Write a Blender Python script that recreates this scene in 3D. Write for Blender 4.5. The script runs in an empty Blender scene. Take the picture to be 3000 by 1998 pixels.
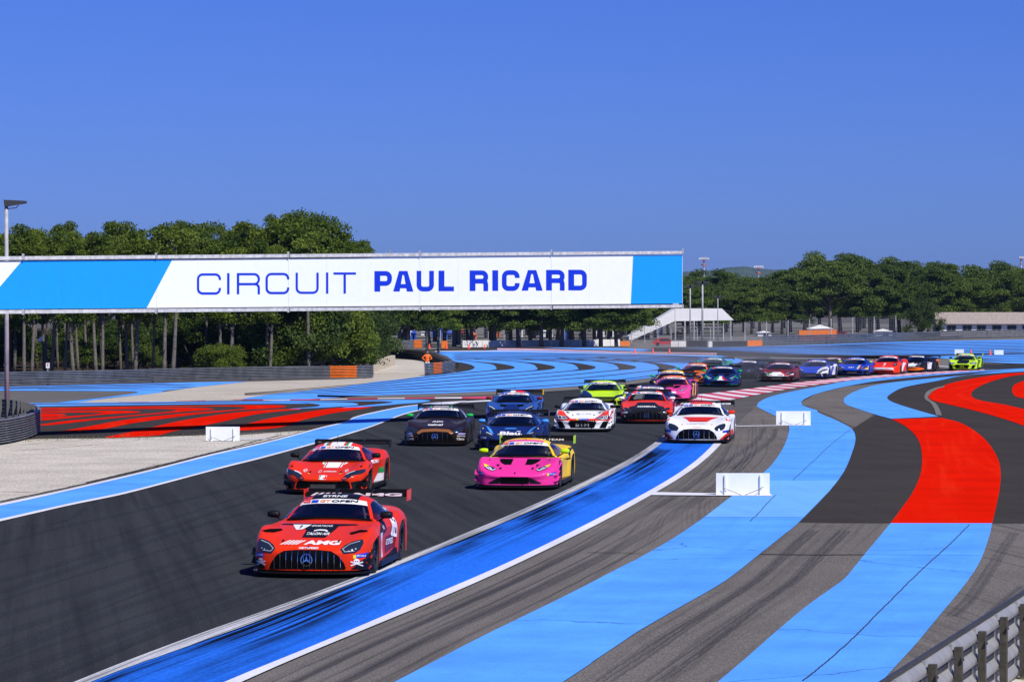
import bpy, bmesh, math, random
import numpy as np
from mathutils import Vector, Matrix
from mathutils.bvhtree import BVHTree
random.seed(7); np.random.seed(7)
R = math.radians
sc = bpy.context.scene
COL = sc.collection

# ------------------------------------------------------------------ camera, sky, sun, exposure
CAM_H, FPX, PITCH = 4.5, 9000.0, math.atan(104/9000.0)
cam_d = bpy.data.cameras.new('camera'); cam = bpy.data.objects.new('camera', cam_d); COL.objects.link(cam)
cam.location = (0, 0, CAM_H); cam.rotation_euler = (R(90)-PITCH, 0, 0)
cam_d.lens = 108; cam_d.sensor_width = 36; cam_d.clip_end = 30000; cam_d.clip_start = 0.5
sc.camera = cam
SUN_EL, SUN_AZ = 48.0, 143.0      # azimuth clockwise from +Y (the view direction)
w = bpy.data.worlds.new('World'); sc.world = w; w.use_nodes = True
nt = w.node_tree; nt.nodes.clear()
sky = nt.nodes.new('ShaderNodeTexSky'); sky.sky_type = 'NISHITA'; sky.sun_disc = False
sky.sun_elevation = R(SUN_EL); sky.sun_rotation = R(SUN_AZ)
sky.altitude = 400; sky.air_density = 1.0; sky.dust_density = 0.3; sky.ozone_density = 6.0
mx = nt.nodes.new('ShaderNodeMix'); mx.data_type = 'RGBA'; mx.blend_type = 'MULTIPLY'; mx.inputs[0].default_value = 1.0
mx.inputs[7].default_value = (0.222, 0.335, 0.87, 1)
bg = nt.nodes.new('ShaderNodeBackground'); bg.inputs[1].default_value = 0.12
ow = nt.nodes.new('ShaderNodeOutputWorld')
nt.links.new(sky.outputs[0], mx.inputs[6]); nt.links.new(mx.outputs[2], bg.inputs[0]); nt.links.new(bg.outputs[0], ow.inputs[0])
sd = bpy.data.lights.new('sun', 'SUN'); sd.energy = 4.95; sd.angle = R(0.53); sd.color = (1.0, 0.95, 0.86)
so = bpy.data.objects.new('sun', sd); COL.objects.link(so)
S = Vector((math.sin(R(SUN_AZ))*math.cos(R(SUN_EL)), math.cos(R(SUN_AZ))*math.cos(R(SUN_EL)), math.sin(R(SUN_EL))))
so.rotation_euler = S.to_track_quat('Z', 'Y').to_euler(); so.location = (60, -60, 90)
sc.view_settings.view_transform = 'Standard'; sc.view_settings.look = 'None'
sc.view_settings.gamma = 1; sc.view_settings.use_curve_mapping = False; sc.view_settings.exposure = 0.0
sc.cycles.max_bounces = 6; sc.cycles.transparent_max_bounces = 12; sc.cycles.use_denoising = True

# ------------------------------------------------------------------ helpers
def ray(px, py):
    dx, up = px-1500.0, 999.0-py
    return Vector((dx, FPX*math.cos(PITCH)+up*math.sin(PITCH), up*math.cos(PITCH)-FPX*math.sin(PITCH)))
def G(px, py, z=0.0):                       # the point of the ground seen at a place of the photograph
    d = ray(px, py); t = (z-CAM_H)/d.z
    return (d.x*t, d.y*t)
def V(px, py, Y):                           # the point at distance Y
    d = ray(px, py); t = Y/d.y
    return Vector((d.x*t, Y, CAM_H+d.z*t))
TR = {0:(0,0,1.0), 1:(1820,1210,.50256), 2:(700,1210,.50256), 3:(2100,1040,.38217), 4:(0,1110,.38217), 5:(800,1030,.29724),
      6:(1100,960,.42463), 7:(2000,940,.42463), 8:(0,1100,.50955), 9:(1900,700,.46709), 10:(0,560,.50955), 11:(1000,840,.42463), 'A':(1600,1270,.25478), 'B':(1000,1450,.25478), 'C':(100,1700,.38217)}
def P(k, pts):
    a, b, s = TR[k]
    return [(a+x*s, b+y*s) for x, y in pts]
def cr(pts, n):                             # Catmull-Rom through points, n samples per span
    pts = [np.array(p, float) for p in pts]; out = []
    m = len(pts)
    for i in range(m-1):
        p0 = pts[i-1] if i else 2*pts[0]-pts[1]; p1, p2 = pts[i], pts[i+1]
        p3 = pts[i+2] if i+2 < m else 2*pts[-1]-pts[-2]
        for j in range(n):
            t = j/n
            out.append(.5*((2*p1)+(-p0+p2)*t+(2*p0-5*p1+4*p2-p3)*t*t+(-p0+3*p1-3*p2+p3)*t**3))
    out.append(pts[-1]); return out
def resample(pts, n):                       # n points evenly by image length
    pts = np.array(pts, float); d = np.r_[0, np.cumsum(np.linalg.norm(np.diff(pts, axis=0), axis=1))]
    t = np.linspace(0, d[-1], n)
    return np.stack([np.interp(t, d, pts[:, k]) for k in range(pts.shape[1])], 1)
def link(name, me, mats=None, parent=None, loc=None):
    o = bpy.data.objects.new(name, me); COL.objects.link(o)
    if mats:
        for m in (mats if isinstance(mats, (list, tuple)) else [mats]): me.materials.append(m)
    if parent: o.parent = parent
    if loc is not None: o.location = loc
    return o
def mesh(name, verts, faces, smooth=False):
    me = bpy.data.meshes.new(name); me.from_pydata([tuple(v) for v in verts], [], faces)
    if smooth: me.polygons.foreach_set('use_smooth', [True]*len(me.polygons))
    me.update(); return me
def tag(o, label=None, cat=None, group=None, kind=None):
    if label: o['label'] = label
    if cat: o['category'] = cat
    if group: o['group'] = group
    if kind: o['kind'] = kind
    return o
def empty(name, loc, rz, label, cat, group=None):
    o = bpy.data.objects.new(name, None); COL.objects.link(o); o.empty_display_size = .3
    o.location = loc; o.rotation_euler = (0, 0, rz); return tag(o, label, cat, group)
class MB:                                   # collects simple shapes into one mesh
    def __init__(s): s.v = []; s.f = []
    def box(s, c, d, rz=0, top=1.0):
        cx, cy, cz = c; n = len(s.v); ca, sa = math.cos(rz), math.sin(rz)
        for k, z in enumerate((-1, 1)):
            q = top if k else 1.0
            for x, y in ((-1,-1),(1,-1),(1,1),(-1,1)):
                X, Y = x*d[0]/2*q, y*d[1]/2*q
                s.v.append((cx+X*ca-Y*sa, cy+X*sa+Y*ca, cz+z*d[2]/2))
        s.f += [tuple(n+i for i in q) for q in ((3,2,1,0),(4,5,6,7),(0,1,5,4),(1,2,6,5),(2,3,7,6),(3,0,4,7))]; return s
    def tube(s, pts, r, n=8, r2=None, cap=True):
        pts = [Vector(p) for p in pts]; b = len(s.v); m = len(pts)
        for i, p in enumerate(pts):
            t = (pts[min(i+1, m-1)]-pts[max(i-1, 0)]).normalized()
            a = t.cross(Vector((0,0,1))) if abs(t.z) < .95 else t.cross(Vector((1,0,0)))
            a.normalize(); c = t.cross(a)
            rr = r if r2 is None else r+(r2-r)*i/(m-1)
            for k in range(n):
                an = 2*math.pi*k/n; s.v.append(tuple(p+a*rr*math.cos(an)+c*rr*math.sin(an)))
        for i in range(m-1):
            for k in range(n):
                s.f.append((b+i*n+k, b+i*n+(k+1)%n, b+(i+1)*n+(k+1)%n, b+(i+1)*n+k))
        if cap: s.f.append(tuple(b+k for k in range(n))[::-1]); s.f.append(tuple(b+(m-1)*n+k for k in range(n)))
        return s
    def lathe(s, prof, n=20, axis='z', c=(0,0,0)):
        b = len(s.v); m = len(prof)
        for r, z in prof:
            for k in range(n):
                a = 2*math.pi*k/n; x, y = r*math.cos(a), r*math.sin(a)
                p = (x, y, z) if axis == 'z' else (z, x, y)
                s.v.append((p[0]+c[0], p[1]+c[1], p[2]+c[2]))
        for i in range(m-1):
            for k in range(n): s.f.append((b+i*n+k, b+i*n+(k+1)%n, b+(i+1)*n+(k+1)%n, b+(i+1)*n+k))
        return s
    def poly(s, pts): n = len(s.v); s.v += [tuple(p) for p in pts]; s.f.append(tuple(range(n, n+len(pts)))); return s
    def prism(s, pts, off):                  # planar outline pushed along off
        n = len(s.v); m = len(pts); off = Vector(off)
        s.v += [tuple(p) for p in pts]+[tuple(Vector(p)+off) for p in pts]
        s.f.append(tuple(range(n, n+m))[::-1]); s.f.append(tuple(range(n+m, n+2*m)))
        for i in range(m): s.f.append((n+i, n+(i+1)%m, n+m+(i+1)%m, n+m+i))
        return s
    def build(s, name, mat, parent=None, smooth=False, loc=None):
        return link(name, mesh(name, s.v, s.f, smooth), mat, parent, loc)

# ------------------------------------------------------------------ materials
def new_mat(name):
    m = bpy.data.materials.new(name); m.use_nodes = True
    return m, m.node_tree, m.node_tree.nodes['Principled BSDF']
def N(nt, t, **kw):
    n = nt.nodes.new('ShaderNode'+t)
    for k, v in kw.items(): setattr(n, k, v)
    return n
_mc = {}
def mat(name, col, rough=.5, metal=0, coat=0, var=.12, scale=3.0, bump=0, spec=.5):
    if name in _mc: return _mc[name]
    m, t, b = new_mat(name); L = t.links.new
    b.inputs['Roughness'].default_value = rough; b.inputs['Metallic'].default_value = metal
    b.inputs['Coat Weight'].default_value = coat; b.inputs['Coat Roughness'].default_value = .04
    b.inputs['Specular IOR Level'].default_value = spec
    tc = N(t, 'TexCoord'); no = N(t, 'TexNoise'); no.inputs['Scale'].default_value = scale; no.inputs['Detail'].default_value = 6
    L(tc.outputs['Object'], no.inputs['Vector'])
    r = N(t, 'ValToRGB'); r.color_ramp.elements[0].position = .3; r.color_ramp.elements[1].position = .7
    r.color_ramp.elements[0].color = (*[c*(1-var) for c in col], 1); r.color_ramp.elements[1].color = (*[min(1, c*(1+var)) for c in col], 1)
    L(no.outputs[0], r.inputs[0]); L(r.outputs[0], b.inputs['Base Color'])
    if bump:
        bp = N(t, 'Bump'); bp.inputs['Strength'].default_value = bump; bp.inputs['Distance'].default_value = .02
        L(no.outputs[0], bp.inputs['Height']); L(bp.outputs[0], b.inputs['Normal'])
    _mc[name] = m; return m
def ground_mat(name, col, grain=.5, gscale=35, patch=.15, pscale=.25, streak=0, streak_col=None, scol_amt=.5, rough=.85, speck=0, uvs=True, bump=.25, lo=.45, hi=.75, side=False, cracks=0):
    """asphalt / paint: grain + broad patches + rubber streaks that run along the strip (UV: metres along, metres across)"""
    m, t, b = new_mat(name); L = t.links.new
    b.inputs['Roughness'].default_value = rough; b.inputs['Specular IOR Level'].default_value = 0.0
    tc = N(t, 'TexCoord')
    def noise(vec, sc_, det=4, ro=.55):
        n = N(t, 'TexNoise'); n.inputs['Scale'].default_value = sc_; n.inputs['Detail'].default_value = det; n.inputs['Roughness'].default_value = ro
        L(vec, n.inputs['Vector']); return n.outputs[0]
    def mapr(val, a, b_, c, d):
        r = N(t, 'MapRange'); r.inputs[1].default_value = a; r.inputs[2].default_value = b_; r.inputs[3].default_value = c; r.inputs[4].default_value = d
        L(val, r.inputs[0]); return r.outputs[0]
    def mul(a, b_):
        r = N(t, 'Math', operation='MULTIPLY'); L(a, r.inputs[0])
        if isinstance(b_, float): r.inputs[1].default_value = b_
        else: L(b_, r.inputs[1])
        return r.outputs[0]
    ob = tc.outputs['Object']
    g = noise(ob, gscale, 5, .7)
    gm = mapr(g, .3, .7, 1-grain, 1+grain)
    pm = mapr(noise(ob, pscale, 6, .6), .3, .7, 1-patch, 1+patch)
    f = mul(gm, pm)
    cm = N(t, 'Mix', data_type='RGBA', blend_type='MULTIPLY'); cm.inputs[0].default_value = 1
    cm.inputs[6].default_value = (*col, 1); L(f, cm.inputs[7]); out = cm.outputs[2]
    if streak:
        S2LO = .10 if side else .45
        mp = N(t, 'Mapping'); mp.inputs['Scale'].default_value = (.05, streak, 1); L(tc.outputs['UV'], mp.inputs['Vector'])
        s1 = noise(mp.outputs[0], 1.0, 7, .62)
        mp2 = N(t, 'Mapping'); mp2.inputs['Scale'].default_value = (.09, .35, 1); L(tc.outputs['UV'], mp2.inputs['Vector'])
        s2 = noise(mp2.outputs[0], 1.0, 3, .5)
        sm = mul(mapr(s1, lo, hi, 0, 1), mapr(s2, .38, .58, S2LO, 1))
        if side:                       # rubber is laid mostly next to the track edge
            sp = N(t, 'SeparateXYZ'); L(tc.outputs['UV'], sp.inputs[0])
            sm = mul(sm, mapr(sp.outputs[1], 0.1, 2.3, 1.7, .04))
        sm = mul(sm, scol_amt)
        c2 = N(t, 'Mix', data_type='RGBA'); L(sm, c2.inputs[0]); L(out, c2.inputs[6]); c2.inputs[7].default_value = (*(streak_col or (.02,.02,.022)), 1)
        out = c2.outputs[2]
    if speck:
        v = N(t, 'TexVoronoi'); v.inputs['Scale'].default_value = 1.6; L(ob, v.inputs['Vector'])
        dm = mapr(v.outputs['Distance'], .03, .07, speck, 0)
        c3 = N(t, 'Mix', data_type='RGBA'); L(dm, c3.inputs[0]); L(out, c3.inputs[6]); c3.inputs[7].default_value = (.02,.02,.02,1); out = c3.outputs[2]
    if cracks:
        v = N(t, 'TexVoronoi', feature='DISTANCE_TO_EDGE'); v.inputs['Scale'].default_value = .09
        nz = N(t, 'TexNoise'); nz.inputs['Scale'].default_value = .8; nz.inputs['Detail'].default_value = 5; L(ob, nz.inputs['Vector'])
        ad = N(t, 'Mix', data_type='RGBA', blend_type='ADD'); ad.inputs[0].default_value = 1.2; L(ob, ad.inputs[6]); L(nz.outputs[1], ad.inputs[7]); L(ad.outputs[2], v.inputs['Vector'])
        dm = mapr(v.outputs['Distance'], .0008, .003, cracks, 0)
        c3 = N(t, 'Mix', data_type='RGBA'); L(dm, c3.inputs[0]); L(out, c3.inputs[6]); c3.inputs[7].default_value = (.02,.03,.05,1); out = c3.outputs[2]
    L(out, b.inputs['Base Color'])
    if bump:
        bp = N(t, 'Bump'); bp.inputs['Strength'].default_value = bump; bp.inputs['Distance'].default_value = .01
        L(g, bp.inputs['Height']); L(bp.outputs[0], b.inputs['Normal'])
    return m
M = {}
M['track'] = ground_mat('track_asphalt', (.043,.0475,.055), grain=.6, gscale=30, patch=.05, pscale=.12, streak=2.6, scol_amt=.62, streak_col=(.013,.015,.020), lo=.40, hi=.66)
M['runoff'] = ground_mat('runoff_asphalt', (.150,.140,.132), grain=.85, gscale=42, patch=.12, streak=4.0, scol_amt=.62, streak_col=(.045,.043,.043), lo=.47, hi=.68)
M['runoff_dark'] = ground_mat('dark_asphalt', (.050,.046,.046), grain=.4, gscale=22, patch=.12, streak=1.5, scol_amt=.4, streak_col=(.028,.028,.03))
M['base'] = ground_mat('old_asphalt', (.105,.10,.10), grain=.45, gscale=18, patch=.15)
M['pale'] = ground_mat('pale_asphalt', (.17,.165,.155), grain=.25, gscale=8, patch=.12, streak=1.2, scol_amt=.35, streak_col=(.09,.085,.08))
M['grey'] = ground_mat('grey_asphalt', (.13,.128,.125), grain=.25, gscale=8, patch=.12)
M['beige'] = ground_mat('pale_concrete', (.46,.42,.35), grain=.22, gscale=5, patch=.12)
M['gravel'] = ground_mat('crushed_gravel', (.50,.465,.40), grain=.55, gscale=14, patch=.16, pscale=.5, speck=.85, bump=.8)
M['soil'] = ground_mat('pine_litter', (.055,.045,.03), grain=.5, gscale=4, patch=.3)
M['sky_blue'] = ground_mat('light_blue_paint', (.095,.335,.90), grain=.12, gscale=25, patch=.16, pscale=.5, rough=.7, cracks=.5, streak=1.6, scol_amt=.35, streak_col=(.05,.20,.60), lo=.5, hi=.75)
M['deep_blue'] = ground_mat('deep_blue_paint', (.022,.16,.76), grain=.35, gscale=16, patch=.14, streak=5.0, scol_amt=.95, streak_col=(.006,.010,.022), side=True, rough=.6, lo=.38, hi=.54)
M['red'] = ground_mat('red_paint', (.66,.009,.0015), grain=.08, gscale=25, patch=.12, pscale=.5, rough=.65, streak=.8, scol_amt=.22, streak_col=(.85,.055,.012), lo=.5, hi=.6)
M['white_line'] = ground_mat('white_line_paint', (.66,.67,.72), grain=.16, gscale=30, patch=.12, rough=.7)
M['worn_line'] = ground_mat('worn_line_paint', (.55,.56,.60), grain=.3, gscale=26, patch=.2, streak=9, scol_amt=1.0, streak_col=(.05,.05,.055), lo=.42, hi=.56)
M['kerb_red'] = ground_mat('kerb_red_paint', (.56,.07,.13), grain=.25, gscale=12, patch=.25)
M['kerb_white'] = ground_mat('kerb_white_paint', (.66,.62,.66), grain=.25, gscale=12, patch=.2)
M['mark'] = ground_mat('tyre_rubber_mark', (.05,.05,.052), grain=.3, gscale=20, patch=.2)
M['crack'] = mat('crack_filler', (.02,.03,.05), .9)

# ------------------------------------------------------------------ ground
LAY = [0]
def ground_uv(me, uv):
    l = me.uv_layers.new(name='UVMap')
    idx = np.zeros(len(me.loops), dtype=np.int32); me.loops.foreach_get('vertex_index', idx)
    l.data.foreach_set('uv', np.array(uv, dtype=np.float32)[idx].ravel())
def edges(a, b, n):
    A = resample(cr(a, 6), n); B = resample(cr(b, 6), n)
    return np.array([G(*p) for p in A]), np.array([G(*p) for p in B])
def strip(name, a, b, m, lev, n=70, kind='structure', fa=0.0, fb=1.0, thin=None):
    """a painted or paved strip between two edge lines; fa..fb keep only that share of the way across"""
    A, B = edges(a, b, n)
    A, B = A+(B-A)*fa, A+(B-A)*fb
    z = .004*lev; K = 6; v = []; uv = []; d = 0
    for i in range(n):
        if i: d += np.linalg.norm((A[i]+B[i]-A[i-1]-B[i-1])/2)
        wdt = np.linalg.norm(B[i]-A[i])
        for k in range(K+1):
            p = A[i]+(B[i]-A[i])*k/K; v.append((p[0], p[1], z)); uv.append((d, wdt*k/K))
    f = [(i*(K+1)+k, i*(K+1)+k+1, (i+1)*(K+1)+k+1, (i+1)*(K+1)+k) for i in range(n-1) for k in range(K)]
    me = mesh(name, v, f)
    if me.polygons[len(me.polygons)//2].normal.z < 0: me.flip_normals()
    ground_uv(me, uv)
    o = link(name, me, m); o['kind'] = kind; return o
def area(name, pts, m, lev, smooth=5, kind='structure'):
    q = cr(pts+[pts[0]], smooth)[:-1] if smooth else pts
    g = [G(*p) for p in q]
    bm = bmesh.new(); vs = [bm.verts.new((x, y, .004*lev)) for x, y in g]
    bm.edges.ensure_lookup_table()
    es = [bm.edges.new((vs[i], vs[(i+1) % len(vs)])) for i in range(len(vs))]
    bmesh.ops.triangle_fill(bm, use_beauty=True, edges=es)
    me = bpy.data.meshes.new(name); bm.to_mesh(me); bm.free()
    if me.polygons and me.polygons[0].normal.z < 0: me.flip_normals()
    ground_uv(me, [(v.co.y*.988-v.co.x*.152, v.co.x*.988+v.co.y*.152) for v in me.vertices])
    o = link(name, me, m); o['kind'] = kind; return o
def line(name, pts, w, m, lev, n=60, jit=0, wpx=False):
    A = resample(cr(pts, 6), n); g = np.array([G(*p) for p in A]); v = []; uv = []; d = 0
    for i in range(n):
        t = g[min(i+1, n-1)]-g[max(i-1, 0)]; t /= np.linalg.norm(t)+1e-9; q = np.array([-t[1], t[0]])
        c = g[i]+q*random.uniform(-jit, jit)
        ww = w(i/(n-1)) if callable(w) else w
        if i: d += np.linalg.norm(g[i]-g[i-1])
        for s in (-1, 1): p = c+q*s*ww/2; v.append((p[0], p[1], .004*lev)); uv.append((d, s*ww/2))
    f = [(2*i, 2*i+1, 2*i+3, 2*i+2) for i in range(n-1)]
    me = mesh(name, v, f)
    if me.polygons[0].normal.z < 0: me.flip_normals()
    ground_uv(me, uv); o = link(name, me, m); o['kind'] = 'structure'; return o

gnd = mesh('ground', [(-4000,-200,0),(4000,-200,0),(4000,9000,0),(-4000,9000,0)], [(0,1,2,3)])
link('ground', gnd, M['base'])['kind'] = 'structure'

# main edges of the track
TL = P(8, [(-500,955),(0,842),(400,750),(700,688),(1000,610),(1300,530),(1500,480),(1800,398),(2100,310)])+P(5, [(1250,637),(1420,590),(1620,545),(1900,500),(2160,490)])
TR_ = [(-700,2380)]+P('C',[(330,780),(780,600),(1300,405),(2000,160)])+P('B',[(110,980),(450,845),(760,725),(1060,600),(1320,490),(1600,372),(1850,283),(2130,160)])+P('A',[(0,770),(300,625),(640,475),(930,325),(1170,205),(1300,105),(1350,60)])+[(1965,1262),(1990,1240)]
TRl = [(-640,2400)]+P('C',[(450,780),(850,635),(1300,470),(1750,310)])+P('B',[(240,980),(500,878),(750,775),(1110,640),(1500,480),(1900,315)])+P('A',[(0,825),(300,690),(640,530),(1000,365),(1200,245),(1380,110),(1420,60)])+[(1980,1264),(2005,1243)]
OU = [(-300,2420)]+P('C',[(1480,780),(2000,570)])+P('B',[(1480,980),(1900,800)])+P('A',[(0,870+390),(610,981),(900,820),(1240,640),(1600,430),(1830,270),(1930,180),(2000,98)])[1:]+[(2125,1270),(2135,1245)]
OL = [(-200,2420)]+P('C',[(1610,780),(2355,460)])+P('B',[(1640,980),(2355,640)])[:1]+P('A',[(740,981),(1040,800),(1280,680),(1700,430),(1900,280),(2020,165),(2080,95)])+[(2148,1270),(2158,1245)]
def soften(q, n=90, it=14):
    a = resample(cr(q, 8), n)
    for _ in range(it): a[1:-1] = (a[:-2]+2*a[1:-1]+a[2:])/4
    return [tuple(p) for p in a]
TR_, TRl, OU, OL = [soften(q) for q in (TR_, TRl, OU, OL)]
# sheets from below to above
area('track', [(-900,1500),(0,1480)]+P(8,[(1500,470),(2355,218)])+P(5,[(1420,580),(1900,490),(2160,440),(2400,420)])+P(6,[(1200,415),(1500,385),(1900,345),(2110,300),(2300,255)])+[(2070,1062),(2240,1048),(2560,1056),(2750,1062),(3100,1072),(3100,1083)]+P(3,[(2030,108),(1500,140),(1200,160),(900,185),(600,215),(300,255),(0,290)])+[(2060,1190),(2020,1225),(1950,1292),(1500,1513),(1200,1640),(700,1830),(226,1998),(-700,2400),(-1500,2400)], M['track'], 1, 0)
strip('runoff_asphalt', OL, P(2,[(915-1500,1568+780),(915,1568),(1400,1315),(1900,1070)])+P(1,[(0,900),(300,735),(640,490),(830,350),(910,260),(960,170),(980,85)])+P(3,[(520,505),(450,468),(370,430),(315,403),(305,385)]), M['runoff'], 1, 90)
area('dark_asphalt', P(1,[(1035,640),(1210,460),(1300,340),(1350,220),(1365,150),(1345,95),(1480,10)])+P(3,[(1300,400),(1200,330),(1330,245),(1700,185),(2355,120)])+[(3200,1080),(3500,1300),(3500,1533),(3200,1533),(2400,1532)], M['runoff_dark'], 1, 0)
area('dark_asphalt', P(3,[(305,385),(560,285),(1000,200),(1500,150),(2000,118),(2355,100),(2355,130),(1900,160),(1400,205),(1060,280),(900,330),(640,370),(400,345)]), M['runoff_dark'], 2, 0)
area('dark_asphalt', P(4,[(200,222),(900,205),(1900,195),(2355,190)])+P(5,[(500,485),(1100,478),(2000,465),(2000,495),(1700,500),(1400,525),(1000,600),(500,745),(200,800),(0,790)])+P(4,[(2000,405),(1400,432),(800,458),(250,470),(60,450),(100,300)]), M['runoff_dark'], 2, 0)
area('gravel', P(8,[(-400,470),(60,390),(130,372),(220,366),(600,363),(900,355),(1180,345),(1380,345),(1620,326),(1780,316),(1400,408),(1200,453),(850,543),(400,650),(0,735),(-400,820)]), M['gravel'], 3, 0)
area('concrete_apron', P(4,[(2355,10),(1900,22),(1500,65),(1260,100),(1000,132),(700,165),(560,184),(1500,170),(1850,166),(1880,150),(2100,115),(2355,94)])+P(5,[(400,375),(700,345),(1000,300),(1300,268),(1495,240),(1490,130),(1400,85),(1200,80),(1000,180),(980,262),(700,272)]), M['beige'], 2, 0)
strip('concrete_path', P(5,[(1200,75),(1100,120),(985,190)]), P(5,[(1480,88),(1490,130),(1492,235)]), M['gravel'], 3, 20)
area('service_road', P(4,[(-600,100),(0,93),(800,96),(1000,98),(1065,103),(1000,118),(800,142),(500,172),(450,182),(0,188),(-600,195)]), M['grey'], 2, 0)
strip('painted_edge', P(4,[(-600,88),(0,83),(700,80),(1080,84),(1262,97),(1180,113),(1000,131),(800,152),(585,184)]), P(4,[(-600,96),(0,92),(800,95),(1000,97),(1070,103),(1000,118),(880,134),(700,156),(445,182)]), M['sky_blue'], 4, 60)
area('blue_runoff_paint', P(4,[(-600,80),(0,62),(800,42),(1500,26),(1900,21),(1550,58),(1400,76),(1262,90),(1080,80),(700,76),(0,80)]), M['sky_blue'], 2, 0)
for q in ([(0,76),(500,66),(1000,56),(1480,44)], [(300,78),(900,70),(1300,66),(1450,62)], [(0,70),(800,50),(1300,37)]):
    line('dark_stripe', P(4, q), 1.0, M['runoff_dark'], 3)
for a, b in (([(80,188),(600,184),(1200,179),(1850,173),(2355,176)], [(80,193),(600,190),(1200,184),(1850,179),(2355,181)]),
             ([(80,200),(600,197),(1200,192),(1850,186),(2355,186)], [(80,215),(600,208),(1200,200),(1850,193),(2355,192)])):
    strip('blue_stripe', P(4, a), P(4, b), M['sky_blue'], 4, 30)
# left red hairpins
for q in ([(150,228),(800,218),(1400,209),(2000,203),(2150,206),(2195,213),(2130,224),(2000,232),(1850,240),(1700,255),(1500,275),(1250,308),(1000,345),(800,385),(600,402),(445,410),(560,388),(700,362),(900,325),(1100,298),(1350,272),(1600,252),(1800,238),(1880,228),(1880,221),(1820,215),(1600,213),(1200,219),(800,226),(150,234)],
          [(150,240),(700,229),(1200,223),(1500,224),(1640,232),(1570,243),(1450,250),(1300,263),(1000,290),(700,320),(450,350),(285,362),(150,365),(150,358),(300,352),(500,325),(700,307),(1000,281),(1250,258),(1345,245),(1350,237),(1200,232),(900,234),(150,247)],
          [(150,255),(500,249),(900,246),(1070,252),(1040,262),(850,272),(700,285),(450,310),(150,332),(150,318),(500,290),(700,276),(775,266),(750,260),(500,261),(150,264)],
          [(150,270),(400,270),(508,276),(440,290),(150,303)],
          [(2300,230),(2100,238),(1850,255),(1600,288),(1350,330),(1070,395),(900,430),(815,455),(1190,438),(1310,408),(1500,372),(1750,320),(1950,275),(2150,250),(2300,236)]):
    area('red_stripe', P(4, q), M['red'], 4, 3)
strip('red_stripe', P(5,[(985,549),(800,551),(600,562),(450,580),(200,620),(0,655),(-200,700),(-380,745),(-600,790)]), P(5,[(985,550),(800,578),(600,608),(400,650),(250,690),(140,733),(0,758),(-200,775),(-600,795)]), M['red'], 4, 50)
area('blue_stripe', P(5,[(-300,497),(300,499),(600,502),(780,508),(838,520),(800,535),(600,548),(300,563),(150,569),(300,556),(430,545),(462,530),(400,517),(200,507),(-300,504)]), M['sky_blue'], 4, 3)
area('blue_stripe', P(5,[(0,487),(600,488),(1000,482),(1400,477),(1520,482),(1545,491),(1450,505),(1250,520),(1000,540),(800,553),(680,553),(900,534),(1100,514),(1178,503),(1150,496),(1000,491),(600,494),(0,493)]), M['sky_blue'], 4, 3)
strip('white_line', P(5,[(1560,520),(1700,505),(1900,492),(2160,478)]), P(5,[(1560,533),(1700,520),(1900,505),(2160,492)]), M['white_line'], 5, 20)
# left kerb, red and white by turns
LK = P(4,[(700,184),(1100,177),(1500,170)])+P(5,[(-430,476),(0,478),(270,474),(750,466),(1100,461),(1500,456),(1900,450),(2160,443)])
LKb = P(4,[(700,185),(1100,179),(1500,173)])+P(5,[(-430,480),(0,485),(270,482),(750,474),(1100,469),(1500,466),(1900,466),(2160,470)])
A_, B_ = resample(cr(LK,6),120), resample(cr(LKb,6),120)
def kerb_blocks(A, B, n, name, lev, skew=0):
    m = len(A)-1
    for i in range(n):
        a, b = int(i*m/n), int((i+1)*m/n)
        a2, b2 = min(m, a+skew), min(m, b+skew)
        pa = [G(*p) for p in A[a:b+1]]; pb = [G(*p) for p in B[a2:b2+1]]
        if len(pa) < 2 or len(pb) < 2: continue
        k = min(len(pa), len(pb)); pa, pb = pa[:k-1]+[pa[-1]], pb[:k-1]+[pb[-1]]
        v = [(x, y, .004*lev) for x, y in pa]+[(x, y, .004*lev) for x, y in pb]
        f = [(j, j+1, k+j+1, k+j) for j in range(k-1)]
        me = mesh(name, v, f)
        if me.polygons[0].normal.z < 0: me.flip_normals()
        ground_uv(me, [(q[0], q[1]) for q in v])
        o = link('kerb_block', me, M['kerb_red'] if i % 2 else M['kerb_white']); o['kind'] = 'structure'
kerb_blocks(A_, B_, 14, 'kerb_block', 5)
# left edge of the track: white, blue, white
UW0 = P(8,[(-500,838),(0,740),(400,654),(850,549),(1200,459),(1400,414),(1600,367),(1850,299),(2000,264)])+P(5,[(800,647),(1000,598),(1250,548),(1420,526),(1600,505),(1900,488)])
UW1 = P(8,[(-500,850),(0,752),(400,664),(850,557),(1200,467),(1400,421),(1600,373),(1850,305),(2000,270)])+P(5,[(800,657),(1000,607),(1250,556),(1420,533),(1600,511),(1900,492)])
LW0 = P(8,[(-500,940),(0,829),(400,739),(700,677),(1000,601),(1300,521),(1500,471),(1800,391),(2100,304)])+P(5,[(1250,627),(1420,582),(1620,537),(1900,496)])
strip('gravel_edge', P(8,[(-500,822),(0,726),(400,642),(850,538),(1200,450),(1400,406),(1600,359),(1760,318)]), P(8,[(-500,838),(0,740),(400,654),(850,549),(1200,459),(1400,414),(1600,367),(1800,312)]), M['pale'], 4)
strip('blue_edge_strip', UW1, LW0, M['sky_blue'], 4, 90)
strip('white_line', UW0, UW1, M['white_line'], 5, 90)
strip('white_line', LW0, [(p[0], p[1]) for p in TL[:-1]], M['white_line'], 5, 90)
for q in ([(0,728),(400,645),(850,542),(1200,455),(1500,388)], [(500,618),(850,535),(1300,425),(1500,372),(1620,345)]):
    line('tyre_mark', P(8, q), .10, M['mark'], 5, 80, .02)
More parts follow.
